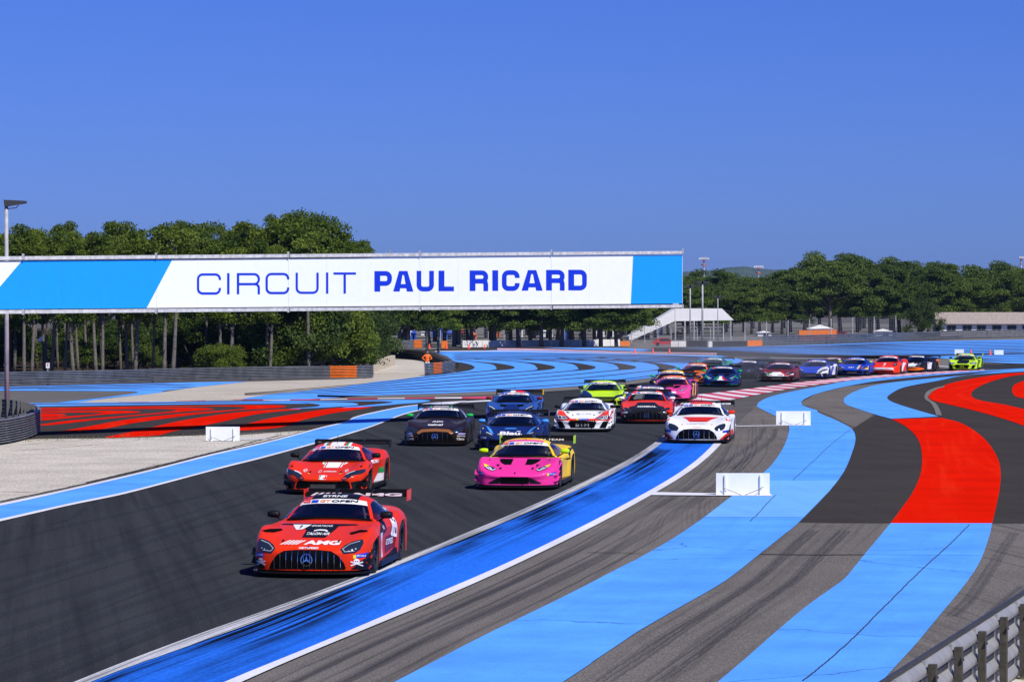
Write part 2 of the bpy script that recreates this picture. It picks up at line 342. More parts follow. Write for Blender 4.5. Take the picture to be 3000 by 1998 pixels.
# right edge of the track: worn white line, deep blue strip, white line
strip('deep_blue_strip', TRl, OU, M['deep_blue'], 4, 160)
strip('white_line', TR_, TRl, M['worn_line'], 6, 160)
strip('white_line', OU, OL, M['white_line'], 6, 160)
# right-hand stripes
AL = P(2,[(915-1500,1568+780),(915,1568),(1400,1315),(1900,1070)])+P(1,[(0,900),(100,850),(300,735),(470,620),(640,490),(830,350),(910,260),(960,170),(980,85)])+P(3,[(520,505),(450,468),(370,430),(315,403),(305,385),(325,362),(400,325),(560,285),(800,240),(1000,202),(1300,166),(1700,140),(2000,123),(2355,104),(2600,92)])
AR = P(2,[(1895-1500,1568+980),(1895,1568),(2060,1455)])+P(1,[(0,1342),(100,1275),(350,1130),(600,985),(800,830),(950,710),(1035,640),(1210,460),(1300,340),(1350,220),(1366,150),(1345,95),(1260,47),(1150,0)])+P(3,[(780,430),(700,405),(650,382),(643,365),(680,335),(760,300),(870,270),(1000,240),(1200,205),(1400,182),(1700,155),(2000,132),(2355,110),(2600,97)])
strip('blue_stripe', AL, AR, M['sky_blue'], 4, 260)
BL = P(3,[(2600,95),(2355,110),(2100,133),(1850,162),(1700,176),(1400,206),(1200,236),(1060,281),(985,325),(973,348),(990,380),(1100,421),(1220,460),(1335,491)])
BR = P(3,[(2600,120),(2355,128),(2100,143),(1900,158),(1700,198),(1500,235),(1400,262),(1320,310),(1306,335),(1340,360),(1420,390),(1550,430),(1690,470),(1700,474)])
strip('blue_stripe', BL, BR, M['sky_blue'], 5, 120)
strip('red_stripe', P(1,[(1577,37),(1660,80),(1725,145),(1752,225),(1750,330),(1730,400),(1690,480),(1640,550),(1570,645)]), P(1,[(1865,29),(1980,60),(2080,120),(2150,190),(2200,280),(2212,360),(2205,450),(2185,550),(2163,645)]), M['red'], 4, 90)
strip('blue_stripe', P(1,[(1570,645),(1500,730),(1420,825),(1310,960),(1240,1015),(1080,1130),(900,1280),(730,1430),(568,1568),(-760,2690)]), P(1,[(2163,645),(2140,740),(2085,880),(1990,1020),(1850,1190),(1700,1370),(1520,1568),(600,2600)]), M['sky_blue'], 4, 120)
strip('runoff_asphalt', AR[:10], P(1,[(-760,2690),(568,1568),(730,1430),(900,1280),(1080,1130),(1240,1015),(1310,960),(1420,825),(1500,730),(1570,648)]), M['runoff'], 2, 90)
area('runoff_asphalt', [(3400,1536),(2905,1536)]+P(1,[(2140,740),(2085,880),(1990,1020),(1850,1190),(1700,1370),(1520,1568),(600,2600),(4000,2600)]), M['runoff'], 2, 0)
area('runoff_asphalt', P(3,[(780,430),(650,380),(645,365),(760,300),(1000,240),(1400,205),(1060,281),(975,345),(990,380),(1200,455),(1060,555),(1000,535),(900,480)]), M['runoff'], 3, 0)
strip('red_stripe', P(3,[(2700,115),(2355,136),(2200,147),(2000,175),(1800,216),(1690,260),(1640,300),(1621,325),(1660,351),(1760,376),(1950,421),(2150,476),(2355,545),(2700,690)]), P(3,[(2700,125),(2355,151),(2200,176),(2060,221),(1970,270),(1950,305),(1975,335),(2050,356),(2200,381),(2355,416),(2700,490)]), M['red'], 4, 110)
strip('red_stripe', P(3,[(2700,150),(2400,190),(2290,225),(2265,260),(2268,292),(2295,320),(2400,343),(2700,390)]), P(3,[(2700,200),(2650,215),(2600,230),(2580,260),(2580,270),(2600,280),(2650,290),(2700,300)]), M['red'], 4, 50)
for q in ([(2030,655),(1900,785),(1740,930),(1530,1140),(1350,1320),(1200,1455),(1060,1568)],):
    line('crack', P(1, q), .022, M['crack'], 6, 160, .007)
for q in ([(1335,100),(1230,180),(1130,275),(1060,340),(1000,395)], [(905,480),(860,520),(800,590),(750,636)], [(1700,0),(1540,20),(1430,110),(1365,170)]):
    line('crack', P(1, q), .018, M['crack'], 6, 60, .012)
area('paint_patch', P(1,[(790,397),(1262,397),(1215,457),(1062,611),(484,611),(560,553),(640,491)]), ground_mat('faded_blue_paint', (.155,.42,.95), grain=.1, gscale=20, patch=.08, rough=.7, streak=1.6, scol_amt=.3, streak_col=(.06,.22,.60)), 5, 0)
line('expansion_joint', P(1, [(810,826),(1100,830),(1420,829)]), .10, M['mark'], 5)
line('expansion_joint', P(1, [(1420,829),(1700,832),(2100,835)]), .03, M['crack'], 6)
line('expansion_joint', P(1, [(-200,815),(0,818),(120,822)]), .06, M['mark'], 5)
# skid marks running along the run-off
def marks(a, b, fr, w, lev=5, s0=0, s1=1.0):
    A = resample(cr(a, 6), 100); B = resample(cr(b, 6), 100)
    for f in fr:
        q = [tuple(A[i]+(B[i]-A[i])*(f+.02*math.sin(i*.07+f*20))) for i in range(int(s0*99), int(s1*99)+1, 5)]
        line('tyre_mark', q, lambda t, w=w: w*(.5+.5*math.sin(math.pi*min(1, max(0.02, t)))), M['mark_soft'], lev, 70, .01)
def soft_mark():
    m, t, b = new_mat('faint_rubber_mark'); L = t.links.new
    tc = N(t, 'TexCoord'); mp = N(t, 'Mapping'); mp.inputs['Scale'].default_value = (.06, 14, 1); L(tc.outputs['UV'], mp.inputs['Vector'])
    no = N(t, 'TexNoise'); no.inputs['Scale'].default_value = 1; no.inputs['Detail'].default_value = 6; L(mp.outputs[0], no.inputs['Vector'])
    r = N(t, 'MapRange'); r.inputs[1].default_value = .32; r.inputs[2].default_value = .6; r.inputs[3].default_value = .0; r.inputs[4].default_value = .27; L(no.outputs[0], r.inputs[0])
    b.inputs['Base Color'].default_value = (.022,.022,.024,1); b.inputs['Roughness'].default_value = .7; L(r.outputs[0], b.inputs['Alpha']); return m
M['mark_soft'] = soft_mark()
marks(OL, AL[0:20], (.30,.335,.355,.62,.66,.70), .13, 3)
marks(OL, AL[0:20], (.18,.5,.86), .07, 3)
marks(AR[1:10], P(1,[(568,1568),(730,1430),(900,1280),(1080,1130),(1240,1015),(1310,960),(1420,825),(1500,730),(1570,648)]), (.22,.26,.30,.55,.60,.63), .13, 3)
for q in ([(560,320),(700,230),(790,160),(830,90)], [(640,330),(770,240),(870,160),(900,90)], [(1930,1190),(2040,1080),(2160,900),(2290,700)], [(2348,1010),(2230,1110),(2120,1210),(2040,1290)]):
    line('tyre_mark', P(1, q), .22, M['mark_soft'], 4, 60, .01)
for q in ([(0,300),(500,262),(900,240),(1200,205),(1310,160)], [(0,560),(340,560),(650,490),(900,400)], [(80,760),(360,730),(560,600),(760,480)], [(0,330),(420,300),(800,262)]):
    line('tyre_mark', P(8, [(x*1.0, y+110) for x, y in q]), .16, M['mark_soft'], 3, 60, .01)
marks(TL[:9], TR_[:60], (.12,.27,.33,.48,.55,.68,.80,.88), .32, 3)
marks(TL[:9], TR_[:60], (.20,.40,.62,.74,.92), .12, 3)
# grey rubber kerb beside the red stripe
A_, B_ = P(3,[(1745,238),(1680,252),(1615,280),(1592,318),(1600,345),(1640,372),(1668,420),(1680,462)]), P(3,[(1745,247),(1690,262),(1645,290),(1618,325),(1640,350),(1680,375),(1708,420),(1725,468)])
strip('grey_kerb', A_, B_, M['pale'], 6, 40)
# right kerb with oblique blocks
KU = [(1940,1218),(1965,1196)]+P(3,[(-250,325),(0,290),(300,255),(600,215),(900,185),(1200,160),(1500,140),(1800,124),(2030,109)])
KD = [(2010,1240),(2050,1205)]+P(3,[(-60,370),(120,344),(400,290),(600,255),(800,225),(1000,200),(1200,180),(1500,159),(1800,139),(2060,117)])
A_, B_ = resample(cr(KU,8),601), resample(cr(KD,8),601)
for r0, r1, sk in ((0,.5,0), (.5,1,6)):
    Aa = A_+(B_-A_)*r0; Bb = A_+(B_-A_)*r1
    m_ = len(Aa)-1; nb = 54
    cuts = [int(m_*(i/nb)**.8)+sk*(i % 3 > 5) for i in range(nb+1)]
    for i in range(nb):
        a, b = cuts[i], cuts[i+1]; sh = int((b-a)*.9)
        if r0: a, b = min(m_, a+sh), min(m_, b+sh)
        a2, b2 = min(m_, a+sh), min(m_, b+sh)
        if b <= a or b2 <= a2: continue
        q = [G(*Aa[a]), G(*Aa[(a+b)//2]), G(*Aa[b]), G(*Bb[b2]), G(*Bb[(a2+b2)//2]), G(*Bb[a2])]
        me = mesh('kerb_block', [(x, y, .024) for x, y in q], [(0,1,2,3,4,5)])
        if me.polygons[0].normal.z < 0: me.flip_normals()
        ground_uv(me, q)
        o = link('kerb_block', me, M['kerb_red'] if i % 2 else M['kerb_white']); o['kind'] = 'structure'
strip('white_line', P(3,[(150,548),(455,543),(720,541)]), P(3,[(150,553),(455,547),(720,545)]), M['white_line'], 7, 6)
strip('white_line', P(1,[(195,466),(560,473),(875,477)]), P(1,[(170,483),(560,486),(878,489)]), M['white_line'], 7, 6)
strip('white_line', P(4,[(1840,467),(2100,460)]), P(4,[(1840,472),(2100,465)]), M['white_line'], 7, 6)
# middle distance: blue field with dark hairpins
BT = P(4,[(1850,157),(1900,146),(2100,116),(2355,93)])+P(5,[(400,376),(700,346),(1000,300),(1300,269),(1490,243),(1790,210)])
area('blue_runoff_paint', BT+P(6,[(543,300),(545,235),(490,195),(410,170),(620,160),(900,150),(1500,165),(2000,182),(2355,190),(2500,215),(2600,240),(2300,255),(2110,300),(1900,345),(1500,397),(1200,417),(850,437),(500,452),(0,468)])+P(4,[(2355,158)]), M['sky_blue'], 3, 0)
tips = [685+280*k for k in range(6)]
ends = [(1900,148),(1900,150)]
for k, tx in enumerate(tips):
    up = [(tx-560 if tx-560 > 480 else 545, 222-4*k if k else 234), (tx-300 if k else 545+40, 233-1.0*k if k else 236), (tx-130, 246), (tx-35, 262), (tx, 274)]
    if k == 0: up = [(545,236),(600,243),(660,258),(685,275)]; lo_ = [(660,292),(600,303),(545,306)]
    elif k == 1: lo_ = [(930,288),(800,300),(545,322),(340,346),(0,384),(-300,410),(-600,432),(-900,455)]
    elif k == 2: lo_ = [(1215,288),(1100,300),(850,320),(550,344),(250,370),(0,397),(-300,420),(-600,438),(-900,458)]
    elif k == 3: lo_ = [(1495,288),(1380,299),(1100,324),(750,352),(400,379),(0,410),(-300,430),(-600,444),(-900,461)]
    elif k == 4: lo_ = [(1775,287),(1660,297),(1350,329),(950,361),(500,394),(0,423),(-300,440),(-600,451),(-900,464)]
    else: lo_ = [(2050,285),(1930,297),(1600,334),(1200,367),(700,404),(0,437),(-300,450),(-600,458),(-900,467)]
    if k == 0:
        area('dark_lobe', P(6, up+lo_), M['runoff_dark'], 4, 3)
    else:
        # hairpin drawn as a band that is broad at the bend and narrow along its arms
        inner = [(up[0][0], up[0][1]+3), (up[1][0]+5, up[1][1]+4.5), (up[2][0]-40, up[2][1]+6), (up[3][0]-100, up[3][1]+7), (up[4][0]-130, 280)]
        inl = [(lo_[0][0]-90, lo_[0][1]+2)]+[(x-6, y-4.5*max(.25, min(1, 1+x/1100))) for x, y in lo_[1:]]
        strip('dark_stripe', P(6, up+lo_), P(6, inner+inl), M['runoff_dark'], 4, 130)
strip('dark_stripe', P(6,[(2110,300),(1700,356),(1300,391),(800,424),(300,442),(0,449),(-400,461)]), P(6,[(2110,305),(1700,361),(1300,396),(800,429),(300,447),(0,453),(-400,464)]), M['runoff_dark'], 4, 60)
for yy in range(6):
    line('dark_stripe', P(6, [(540,178+yy*8),(900,176+yy*9),(1400,182+yy*9),(1900,192+yy*9),(2300,206+yy*8)]), 2.4, M['runoff_dark'], 4)
strip('pale_asphalt_lane', P(6,[(-400,466),(0,469),(500,453),(850,438),(1200,418),(1500,398),(1900,348),(2110,310)]), P(6,[(-400,478),(0,484),(500,473),(850,460),(1200,440),(1500,418),(1900,372),(2110,330)]), M['pale'], 3, 60)
# far lanes and far blue field
area('far_lane', P(6,[(300,160),(500,140),(800,132),(1200,138),(1600,150)])+P(7,[(0,213),(700,232),(1200,240),(1900,235),(2500,226),(2500,330),(1900,262),(1300,262),(600,250),(0,236)])+P(6,[(1500,168),(900,153),(620,163)]), M['runoff_dark'], 5, 0)
strip('pale_lane', P(7,[(600,246),(1000,243),(1400,246),(1800,252),(2050,268)]), P(7,[(600,262),(1000,270),(1400,290),(1800,330),(2050,345)]), M['pale'], 5, 30)
area('blue_runoff_paint', P(7,[(2050,238),(2500,228),(2500,300),(2200,292),(1950,275),(1700,250),(1900,240)]), M['sky_blue'], 6, 0)
area('blue_runoff_paint', P(6,[(1150,140),(1600,140),(2120,160)])+P(7,[(0,187),(400,181),(560,178),(1000,164),(1500,146),(2000,137),(2500,128),(2500,224),(1900,234),(1200,238),(700,230),(0,211)])+P(6,[(1800,162),(1400,150)]), M['sky_blue'], 6, 0)
for yy in range(9):
    f = (yy+.5)/9
    line('dark_stripe', P(7, [(-200,185+24*f),(300,183+40*f),(900,172+64*f),(1500,152+84*f),(2000,142+93*f),(2400,136+92*f)]), 2.8, M['runoff_dark'], 7)
for yy in range(4):
    line('dark_stripe', P(7, [(1950,246+8*yy),(2200,243+12*yy),(2500,238+14*yy)]), 2.2, M['runoff_dark'], 7)
strip('kerb_strip', P(6,[(840,143),(1200,150),(1700,166),(2355,178)]), P(6,[(840,155),(1200,160),(1700,173),(2355,184)]), ground_mat('pink_kerb_paint', (.62,.38,.44), patch=.35, pscale=.4, grain=.3, gscale=3), 8, 30)
strip('kerb_strip', P(6,[(410,163),(700,160),(1000,163),(1400,172),(1900,182),(2355,192)]), P(6,[(410,167),(700,165),(1000,167),(1400,176),(1900,185),(2355,195)]), M['kerb_white'], 8, 30)
area('far_verge', [(1090,1040),(1200,1024),(1500,1021),(1900,1024),(2180,1019),(2230,1016),(2600,1004),(3100,993),(3100,960),(2200,940),(1000,940),(1000,1040)], M['pale'], 2, 0)
strip('white_line', P(7,[(1660,305),(1850,318)]), P(7,[(1660,308),(1850,322)]), M['white_line'], 8, 5)
area('forest_floor', [(-700,1125),(0,1108),(600,1092),(1010,1074),(1090,1060),(1130,1040),(1180,1010),(1000,985),(0,960),(-700,960)], M['soil'], 3, 0)
# ------------------------------------------------------------------ racing cars
def paint(name, col, metal=0.0, rough=.42, coat=.14):
    return mat('paint_'+name, col, rough=rough, metal=metal, coat=coat, var=.03, scale=2, spec=.2)
PT = dict(red=(.74,.030,.002), dred=(.16,.008,.008), pink=(.80,.035,.30), pink2=(.75,.06,.30), yellow=(.85,.55,.02), lime=(.50,.80,.005), blue=(.02,.10,.42),
          navy=(.006,.020,.13), white=(.80,.81,.84), black=(.008,.008,.010), brown=(.020,.010,.009), purple=(.03,.015,.09),
          orange=(.85,.16,.01), green=(.01,.45,.08), cobalt=(.01,.05,.48), teal=(.02,.25,.22), silver=(.5,.5,.52), ltblue=(.06,.30,.75), copper=(.28,.11,.035))
def C(n, **k): return paint(n, PT[n], metal=.2 if n in ('brown','copper') else 0, **k)
CARBON = mat('carbon_black', (.006,.006,.007), .5, 0, .12, .2, 8, spec=.2)
MATBLK = mat('matt_black', (.003,.003,.0035), .8, spec=.05)
RUB = mat('tyre_rubber', (.014,.014,.015), .8)
RIM = mat('dark_rim', (.03,.03,.032), .3, .8)
CHROME = mat('chrome', (.75,.75,.78), .12, 1.0, var=.02)
DKCHROME = mat('smoked_chrome', (.30,.30,.32), .2, 1.0, var=.05)
LENS = mat('headlamp_lens', (.015,.022,.035), .06, 0, 1.0, .1)
LED = mat('lamp_led_white', (.75,.78,.82), .3, 0, 1.0, .02)
PW = mat('print_white', (.80,.80,.82), .55, 0, .1, .02, spec=.2); PK = mat('print_black', (.005,.005,.006), .55, 0, .1, .02, spec=.2)
PR = mat('print_red', (.70,.012,.02), .55, 0, .1, .02, spec=.2); PO = mat('print_orange', (.85,.25,.01), .55, 0, .1, .02, spec=.2)
PB = mat('print_blue', (.015,.05,.50), .55, 0, .1, .02, spec=.2); PG = mat('print_green', (.01,.28,.08), .55, 0, .1, .02, spec=.2); PY = mat('print_yellow', (.85,.62,.02), .55, 0, .1, .02, spec=.2)
SEAT = mat('seat_fabric', (.02,.02,.022), .9); SUIT = mat('race_suit', (.05,.06,.12), .8); HELM = mat('helmet_paint', (.55,.56,.6), .2, 0, 1)
CAGE = mat('cage_tube', (.25,.26,.28), .4)
def glass():
    m, t, b = new_mat('tinted_glass'); L = t.links.new
    out = t.nodes['Material Output']; t.nodes.remove(b)
    gl = N(t, 'BsdfGlossy'); gl.inputs['Roughness'].default_value = .03; gl.inputs['Color'].default_value = (.9,.95,1,1)
    tr = N(t, 'BsdfTransparent'); tr.inputs['Color'].default_value = (.42,.47,.55,1)
    fr = N(t, 'Fresnel'); fr.inputs[0].default_value = 1.75
    mxs = N(t, 'MixShader'); L(fr.outputs[0], mxs.inputs[0]); L(tr.outputs[0], mxs.inputs[1]); L(gl.outputs[0], mxs.inputs[2]); L(mxs.outputs[0], out.inputs[0]); return m
GLASS = glass()
DKLED = mat('lamp_led_off', (.42,.45,.50), .3, 0, .5, .05)

FRONT = dict(
 AMG=dict(L=4.75, ax=(.98,3.62),
  Y=[[0,.02,.06,.14,.28,.46],[0,.02,.05,.12,.26,.46],[.05,.06,.09,.17,.33,.52],[.33,.34,.38,.44,.54,.66],[.95]*6,[1.4]*6,[1.78,1.80,1.84,1.87,1.88,1.88],[2.5]*6,[3.15]*6,[3.62]*6,[4.35]*6,[4.72,4.72,4.7,4.66,4.6,4.5],[4.75,4.75,4.73,4.7,4.62,4.52]],
  Z=[[.11]*6,[.28]*6,[.43,.435,.45,.48,.50,.46],[.56,.565,.575,.62,.65,.55],[.69,.69,.69,.74,.765,.63],[.77,.765,.75,.75,.76,.63],[.83,.825,.80,.78,.77,.64],[.84,.84,.84,.82,.79,.66],[.86,.86,.85,.84,.80,.70],[.89,.89,.88,.885,.85,.74],[.90,.90,.89,.87,.80,.68],[.84,.84,.84,.82,.76,.62],[.30]*6],
  W=[.955,.965,.97,.985,1.01,.975,.95,.94,.98,1.01,.95,.86,.84],
  C=[(1.76,.845),(2.10,1.00),(2.42,1.135),(2.80,1.20),(3.3,1.17),(3.85,1.03),(4.4,.905)],
  R=[(.76,2.0,.79),(.67,2.28,.95),(.575,2.56,1.075),(.57,2.85,1.12),(.56,3.2,1.09),(.6,3.75,.96),(.66,4.3,.895)],
  B=[(.80,2.0,.78),(.84,2.2,.80),(.865,2.5,.82),(.86,2.85,.84),(.83,3.2,.84),(.76,3.7,.88),(.70,4.3,.88)], wing=(4.72,1.12,.93), mir=(.98,2.05,.90)),
 MID=dict(L=4.6, ax=(1.0,3.65),
  Y=[[.02,.02,.05,.13,.30,.52],[.02,.03,.06,.14,.32,.52],[.0,.02,.06,.17,.36,.57],[.38,.39,.43,.5,.6,.72],[1.0]*6,[1.28,1.3,1.35,1.4,1.4,1.4],[1.75]*6,[2.3]*6,[3.0]*6,[3.65]*6,[4.3]*6,[4.57,4.57,4.56,4.52,4.46,4.4],[4.6,4.6,4.58,4.54,4.48,4.42]],
  Z=[[.11]*6,[.24]*6,[.375,.38,.40,.46,.48,.45],[.49,.49,.52,.60,.62,.53],[.62,.62,.64,.715,.73,.60],[.70,.695,.68,.70,.715,.60],[.73,.73,.72,.70,.68,.58],[.76,.76,.76,.73,.70,.62],[.83,.83,.83,.80,.77,.68],[.87,.87,.88,.895,.87,.72],[.88,.88,.88,.86,.80,.68],[.84,.84,.84,.82,.76,.62],[.30]*6],
  W=[.955,.965,.975,.99,1.01,.98,.90,.88,.95,1.01,.96,.88,.86],
  C=[(1.24,.725),(1.65,.91),(2.02,1.055),(2.4,1.125),(2.85,1.10),(3.5,.99),(4.2,.92)],
  R=[(.79,1.66,.70),(.67,1.93,.87),(.55,2.18,1.0),(.54,2.45,1.055),(.51,2.8,1.02),(.50,3.4,.95),(.5,4.1,.91)],
  B=[(.825,1.66,.685),(.84,1.93,.72),(.84,2.2,.75),(.82,2.5,.78),(.80,2.85,.84),(.62,3.4,.91),(.54,4.1,.90)], wing=(4.55,1.05,.93), mir=(1.0,1.85,.84)),
)
import copy
def variant(base, **k):
    d = copy.deepcopy(FRONT[base]); d.update(k); return d
FRONT['LAMBO'] = variant('MID', Z=[[.11]*6,[.22,.22,.23,.24,.26,.26],[.345,.345,.36,.42,.45,.43],[.48,.48,.50,.56,.60,.52],[.63,.63,.64,.69,.71,.59],[.705,.70,.69,.70,.705,.60],[.73,.73,.72,.70,.68,.58],[.76,.76,.76,.73,.70,.62],[.83,.83,.83,.80,.77,.68],[.87,.87,.88,.895,.87,.72],[.88,.88,.88,.86,.80,.68],[.84,.84,.84,.82,.76,.62],[.30]*6])
FRONT['AUDI'] = variant('MID'); FRONT['MCL'] = variant('MID')
FRONT['PORSCHE'] = variant('MID', Z=[[.11]*6,[.26]*6,[.44,.44,.46,.52,.55,.5],[.58,.58,.61,.69,.70,.58],[.70,.70,.72,.80,.80,.62],[.78,.77,.75,.78,.78,.62],[.80,.80,.78,.76,.74,.62],[.82,.82,.82,.80,.76,.64],[.86,.86,.86,.85,.82,.72],[.9,.9,.92,.94,.92,.74],[.90,.90,.90,.88,.84,.72],[.84,.84,.84,.83,.80,.66],[.30]*6],
   C=[(1.3,.80),(1.65,.98),(2.0,1.14),(2.4,1.20),(2.9,1.14),(3.5,1.02),(4.2,.92)], R=[(.76,1.66,.77),(.67,1.9,.93),(.57,2.15,1.06),(.56,2.45,1.12),(.53,2.85,1.06),(.52,3.4,.97),(.5,4.1,.91)])

def car_surface(T):
    """body grid + canopy grid as plain data; x lateral, y backwards from the nose, z up"""
    U = [0,.3,.55,.78,.93,1.0]
    nv = len(T['Y'])
    tab = np.zeros((nv, 6, 2))
    for k in range(nv):
        for j in range(6): tab[k,j] = (T['Y'][k][j], T['Z'][k][j])
    us = np.array([-u for u in U[::-1][:-1]]+U)
    full = np.concatenate([tab[:, ::-1][:, :-1], tab], 1)          # 13 x 11 x 2
    rows = cr([full[k].ravel() for k in range(nv)], 6); Wd = cr([[x] for x in T['W']], 6)
    G2 = []
    for r, wv in zip(rows, Wd):
        r = r.reshape(11, 2); g = np.array(cr([(us[j], *r[j]) for j in range(11)], 4))
        g[:, 0] = np.clip(g[:, 0], -1, 1)*wv[0]; G2.append(g)
    return np.array(G2)                                           # NV x NU x (x,y,z)
def arch(T, y):
    z = .13
    for a in T['ax']:
        d = abs(y-a)
        if d < .385: z = max(z, .33+math.sqrt(.385**2-d*d)) if d < .384 else z
    return z
def canopy(T, s, t, off=0.0):
    """s 0..3 along the roof line, t -1..1 across the top, 1..2 down the side"""
    def cv(K):
        q = T['_'+K]; x = min(max(s/3*(len(q)-1), 0), len(q)-1-1e-6); i = int(x); return q[i]+(q[i+1]-q[i])*(x-i)
    c, r, b = cv('C'), cv('R'), cv('B')
    sg = -1 if t < 0 else 1; a = abs(t)
    if a <= 1:
        p = np.array([r[0]*a, c[0]+(r[1]-c[0])*a**2, c[1]+(r[2]-c[1])*(.35*a**2+.65*a**3.2)])
        n = np.array([.0+.35*a, -.55 if s < 1 else 0, .8])
    else:
        f = a-1; p = np.array([r[0]+(b[0]-r[0])*f+.02*math.sin(math.pi*f), r[1]+(b[1]-r[1])*f, r[2]+(b[2]-r[2])*f]); n = np.array([.9, 0, .4])
    p = p+n/np.linalg.norm(n)*off
    return (p[0]*sg, p[1], p[2])
def patch(T, s0, s1, t0, t1, ns, ntt, off=0.0):
    v = [canopy(T, s0+(s1-s0)*i/ns, t0+(t1-t0)*j/ntt, off) for i in range(ns+1) for j in range(ntt+1)]
    f = [(i*(ntt+1)+j, i*(ntt+1)+j+1, (i+1)*(ntt+1)+j+1, (i+1)*(ntt+1)+j) for i in range(ns) for j in range(ntt)]
    if t1 < 0: f = [q[::-1] for q in f]
    return v, f
def join(ps):
    v, f = [], []
    for a, b in ps:
        n = len(v); v += a; f += [tuple(i+n for i in q) for q in b]
    return v, f
_types = {}
def car_type(key):
    if key in _types: return _types[key]
    T = FRONT[key]
    T['_C'] = np.array(cr(T['C'], 4)); T['_R'] = np.array(cr(T['R'], 4)); T['_B'] = np.array(cr(T['B'], 4))
    g = car_surface(T); nv, nu, _ = g.shape
    v = [tuple(p) for p in g.reshape(-1, 3)]; f = []; dark = []
    for i in range(nv-1):
        for j in range(nu-1):
            f.append((i*nu+j, (i+1)*nu+j, (i+1)*nu+j+1, i*nu+j+1))
            ym = (g[i,j,1]+g[i+1,j,1])/2; xm = abs(g[i,j,0]+g[i,j+1,0])/2
            cy = T['_C'][0][0]+ .42*(xm/.78)**2
            dark.append(cy+.03 < ym < 3.1 and xm < .74)
    # flanks: from the edge of the top surface down to the sill, cut out along the wheel arches
    for sg, col in ((-1, 0), (1, nu-1)):
        E = g[:, col]; ys = E[:, 1]
        order = [i for i in range(nv) if i == 0 or ys[i] > ys[:i].max()+1e-4]
        yy = np.array([ys[i] for i in order]); zz = np.array([E[i,2] for i in order]); xx = np.array([abs(E[i,0]) for i in order])
        yy2 = sorted(set(np.linspace(yy[0], yy[-1], 80).tolist()+[a+k*.385*math.cos(x) for a in T['ax'] for k in (1,) for x in np.linspace(0, math.pi, 25)]))
        yy2 = [y for y in yy2 if yy[0] <= y <= yy[-1]]
        K = 6; b0 = len(v)
        for y in yy2:
            X = np.interp(y, yy, xx); Z = np.interp(y, yy, zz); zb = min(arch(T, y), Z-.03)
            for k in range(K+1):
                q = k/K; z = Z+(zb-Z)*q
                bul = -.035*math.sin(math.pi*q)*(1 if 1.6 < y < 3.0 else 0) + .012*math.sin(math.pi*q)
                v.append((sg*(X+bul), y, z))
        n2 = len(yy2)
        for i in range(n2-1):
            for k in range(K):
                q = (b0+i*(K+1)+k, b0+i*(K+1)+k+1, b0+(i+1)*(K+1)+k+1, b0+(i+1)*(K+1)+k)
                f.append(q if sg > 0 else q[::-1]); dark.append(False)
    body = mesh('car_body', v, f, True)
    body.polygons.foreach_set('material_index', [1 if d else 0 for d in dark])
    # canopy shell: pillars and roof, with openings for the glass
    cowl = mesh('cowl', *join([patch(T, .0, .10, -.97, .97, 2, 16)]), True)
    sh = join([patch(T, .10, 1.0, .95, 1.12, 8, 3), patch(T, .10, 1.0, -.95, -1.12, 8, 3),
               patch(T, 1.0, 2.05, -1.12, 1.12, 10, 24), patch(T, 2.05, 3.0, -1.12, -.72, 8, 4), patch(T, 2.05, 3.0, .72, 1.12, 8, 4), patch(T, 2.85, 3.0, -.72, .72, 2, 8),
               patch(T, 2.2, 3.0, 1.12, 2.0, 8, 5), patch(T, 2.2, 3.0, -1.12, -2.0, 8, 5), patch(T, .0, .14, 1.0, 2.0, 2, 5), patch(T, .0, .14, -1.0, -2.0, 2, 5)])
    roof = mesh('roof', *sh, True)
    wsc = mesh('windscreen', *join([patch(T, .10, 1.0, -.95, .95, 10, 20, .003)]), True)
    sw = [mesh('side_window', *join([patch(T, .14, 2.2, s*1.12, s*2.0, 12, 5, .002)]), True) for s in (-1, 1)]
    rw = mesh('rear_window', *patch(T, 2.05, 2.85, -.72, .72, 6, 10), True)
    full = join([(v, f), patch(T, 0, 3, -1.12, 1.12, 24, 24, .003), patch(T, 0, 3, 1.12, 2.0, 24, 6, .002), patch(T, 0, 3, -1.12, -2.0, 24, 6, .002)])
    bvh = BVHTree.FromPolygons([Vector(p) for p in full[0]], full[1])
    lining = mesh('cabin_lining', *patch(T, 1.0, 2.95, -1.1, 1.1, 12, 20, -.025), True)
    _types[key] = dict(lining=lining, cowl=cowl, T=T, body=body, roof=roof, wsc=wsc, sw=sw, rw=rw, bvh=bvh); return _types[key]

# wheel, shared by every car
def wheel_meshes():
    t = MB(); t.lathe([(.20,-.14),(.31,-.15),(.335,-.13),(.34,-.05),(.34,.05),(.335,.13),(.31,.15),(.23,.15),(.225,.12)], 36, 'x')
    tm = mesh('tyre', t.v, t.f, True)
    r = MB(); r.lathe([(.228,.13),(.222,.10),(.21,.03),(.20,-.10)], 30, 'x'); r.lathe([(.06,.10),(.05,.12),(.0,.125)], 14, 'x')
    for k in range(10):
        a = 2*math.pi*k/10; c, s_ = math.cos(a), math.sin(a); p = Vector((0, -s_, c))*.018
        q = [Vector((.10, .05*c, .05*s_))-p, Vector((.12, .222*c, .222*s_))-p*.8, Vector((.12, .222*c, .222*s_))+p*.8, Vector((.10, .05*c, .05*s_))+p]
        r.prism(q, (-.03, 0, 0))
    rm = mesh('rim', r.v, r.f, False)
    d = MB(); d.lathe([(0,.02),(.17,.02),(.17,-.01)], 24, 'x'); dm = mesh('brake_disc', d.v, d.f)
    tm.materials.append(RUB); rm.materials.append(RIM); dm.materials.append(mat('brake_steel', (.12,.09,.08), .5, .8))
    return tm, rm, dm
TYRE, RIMM, DISC = wheel_meshes()

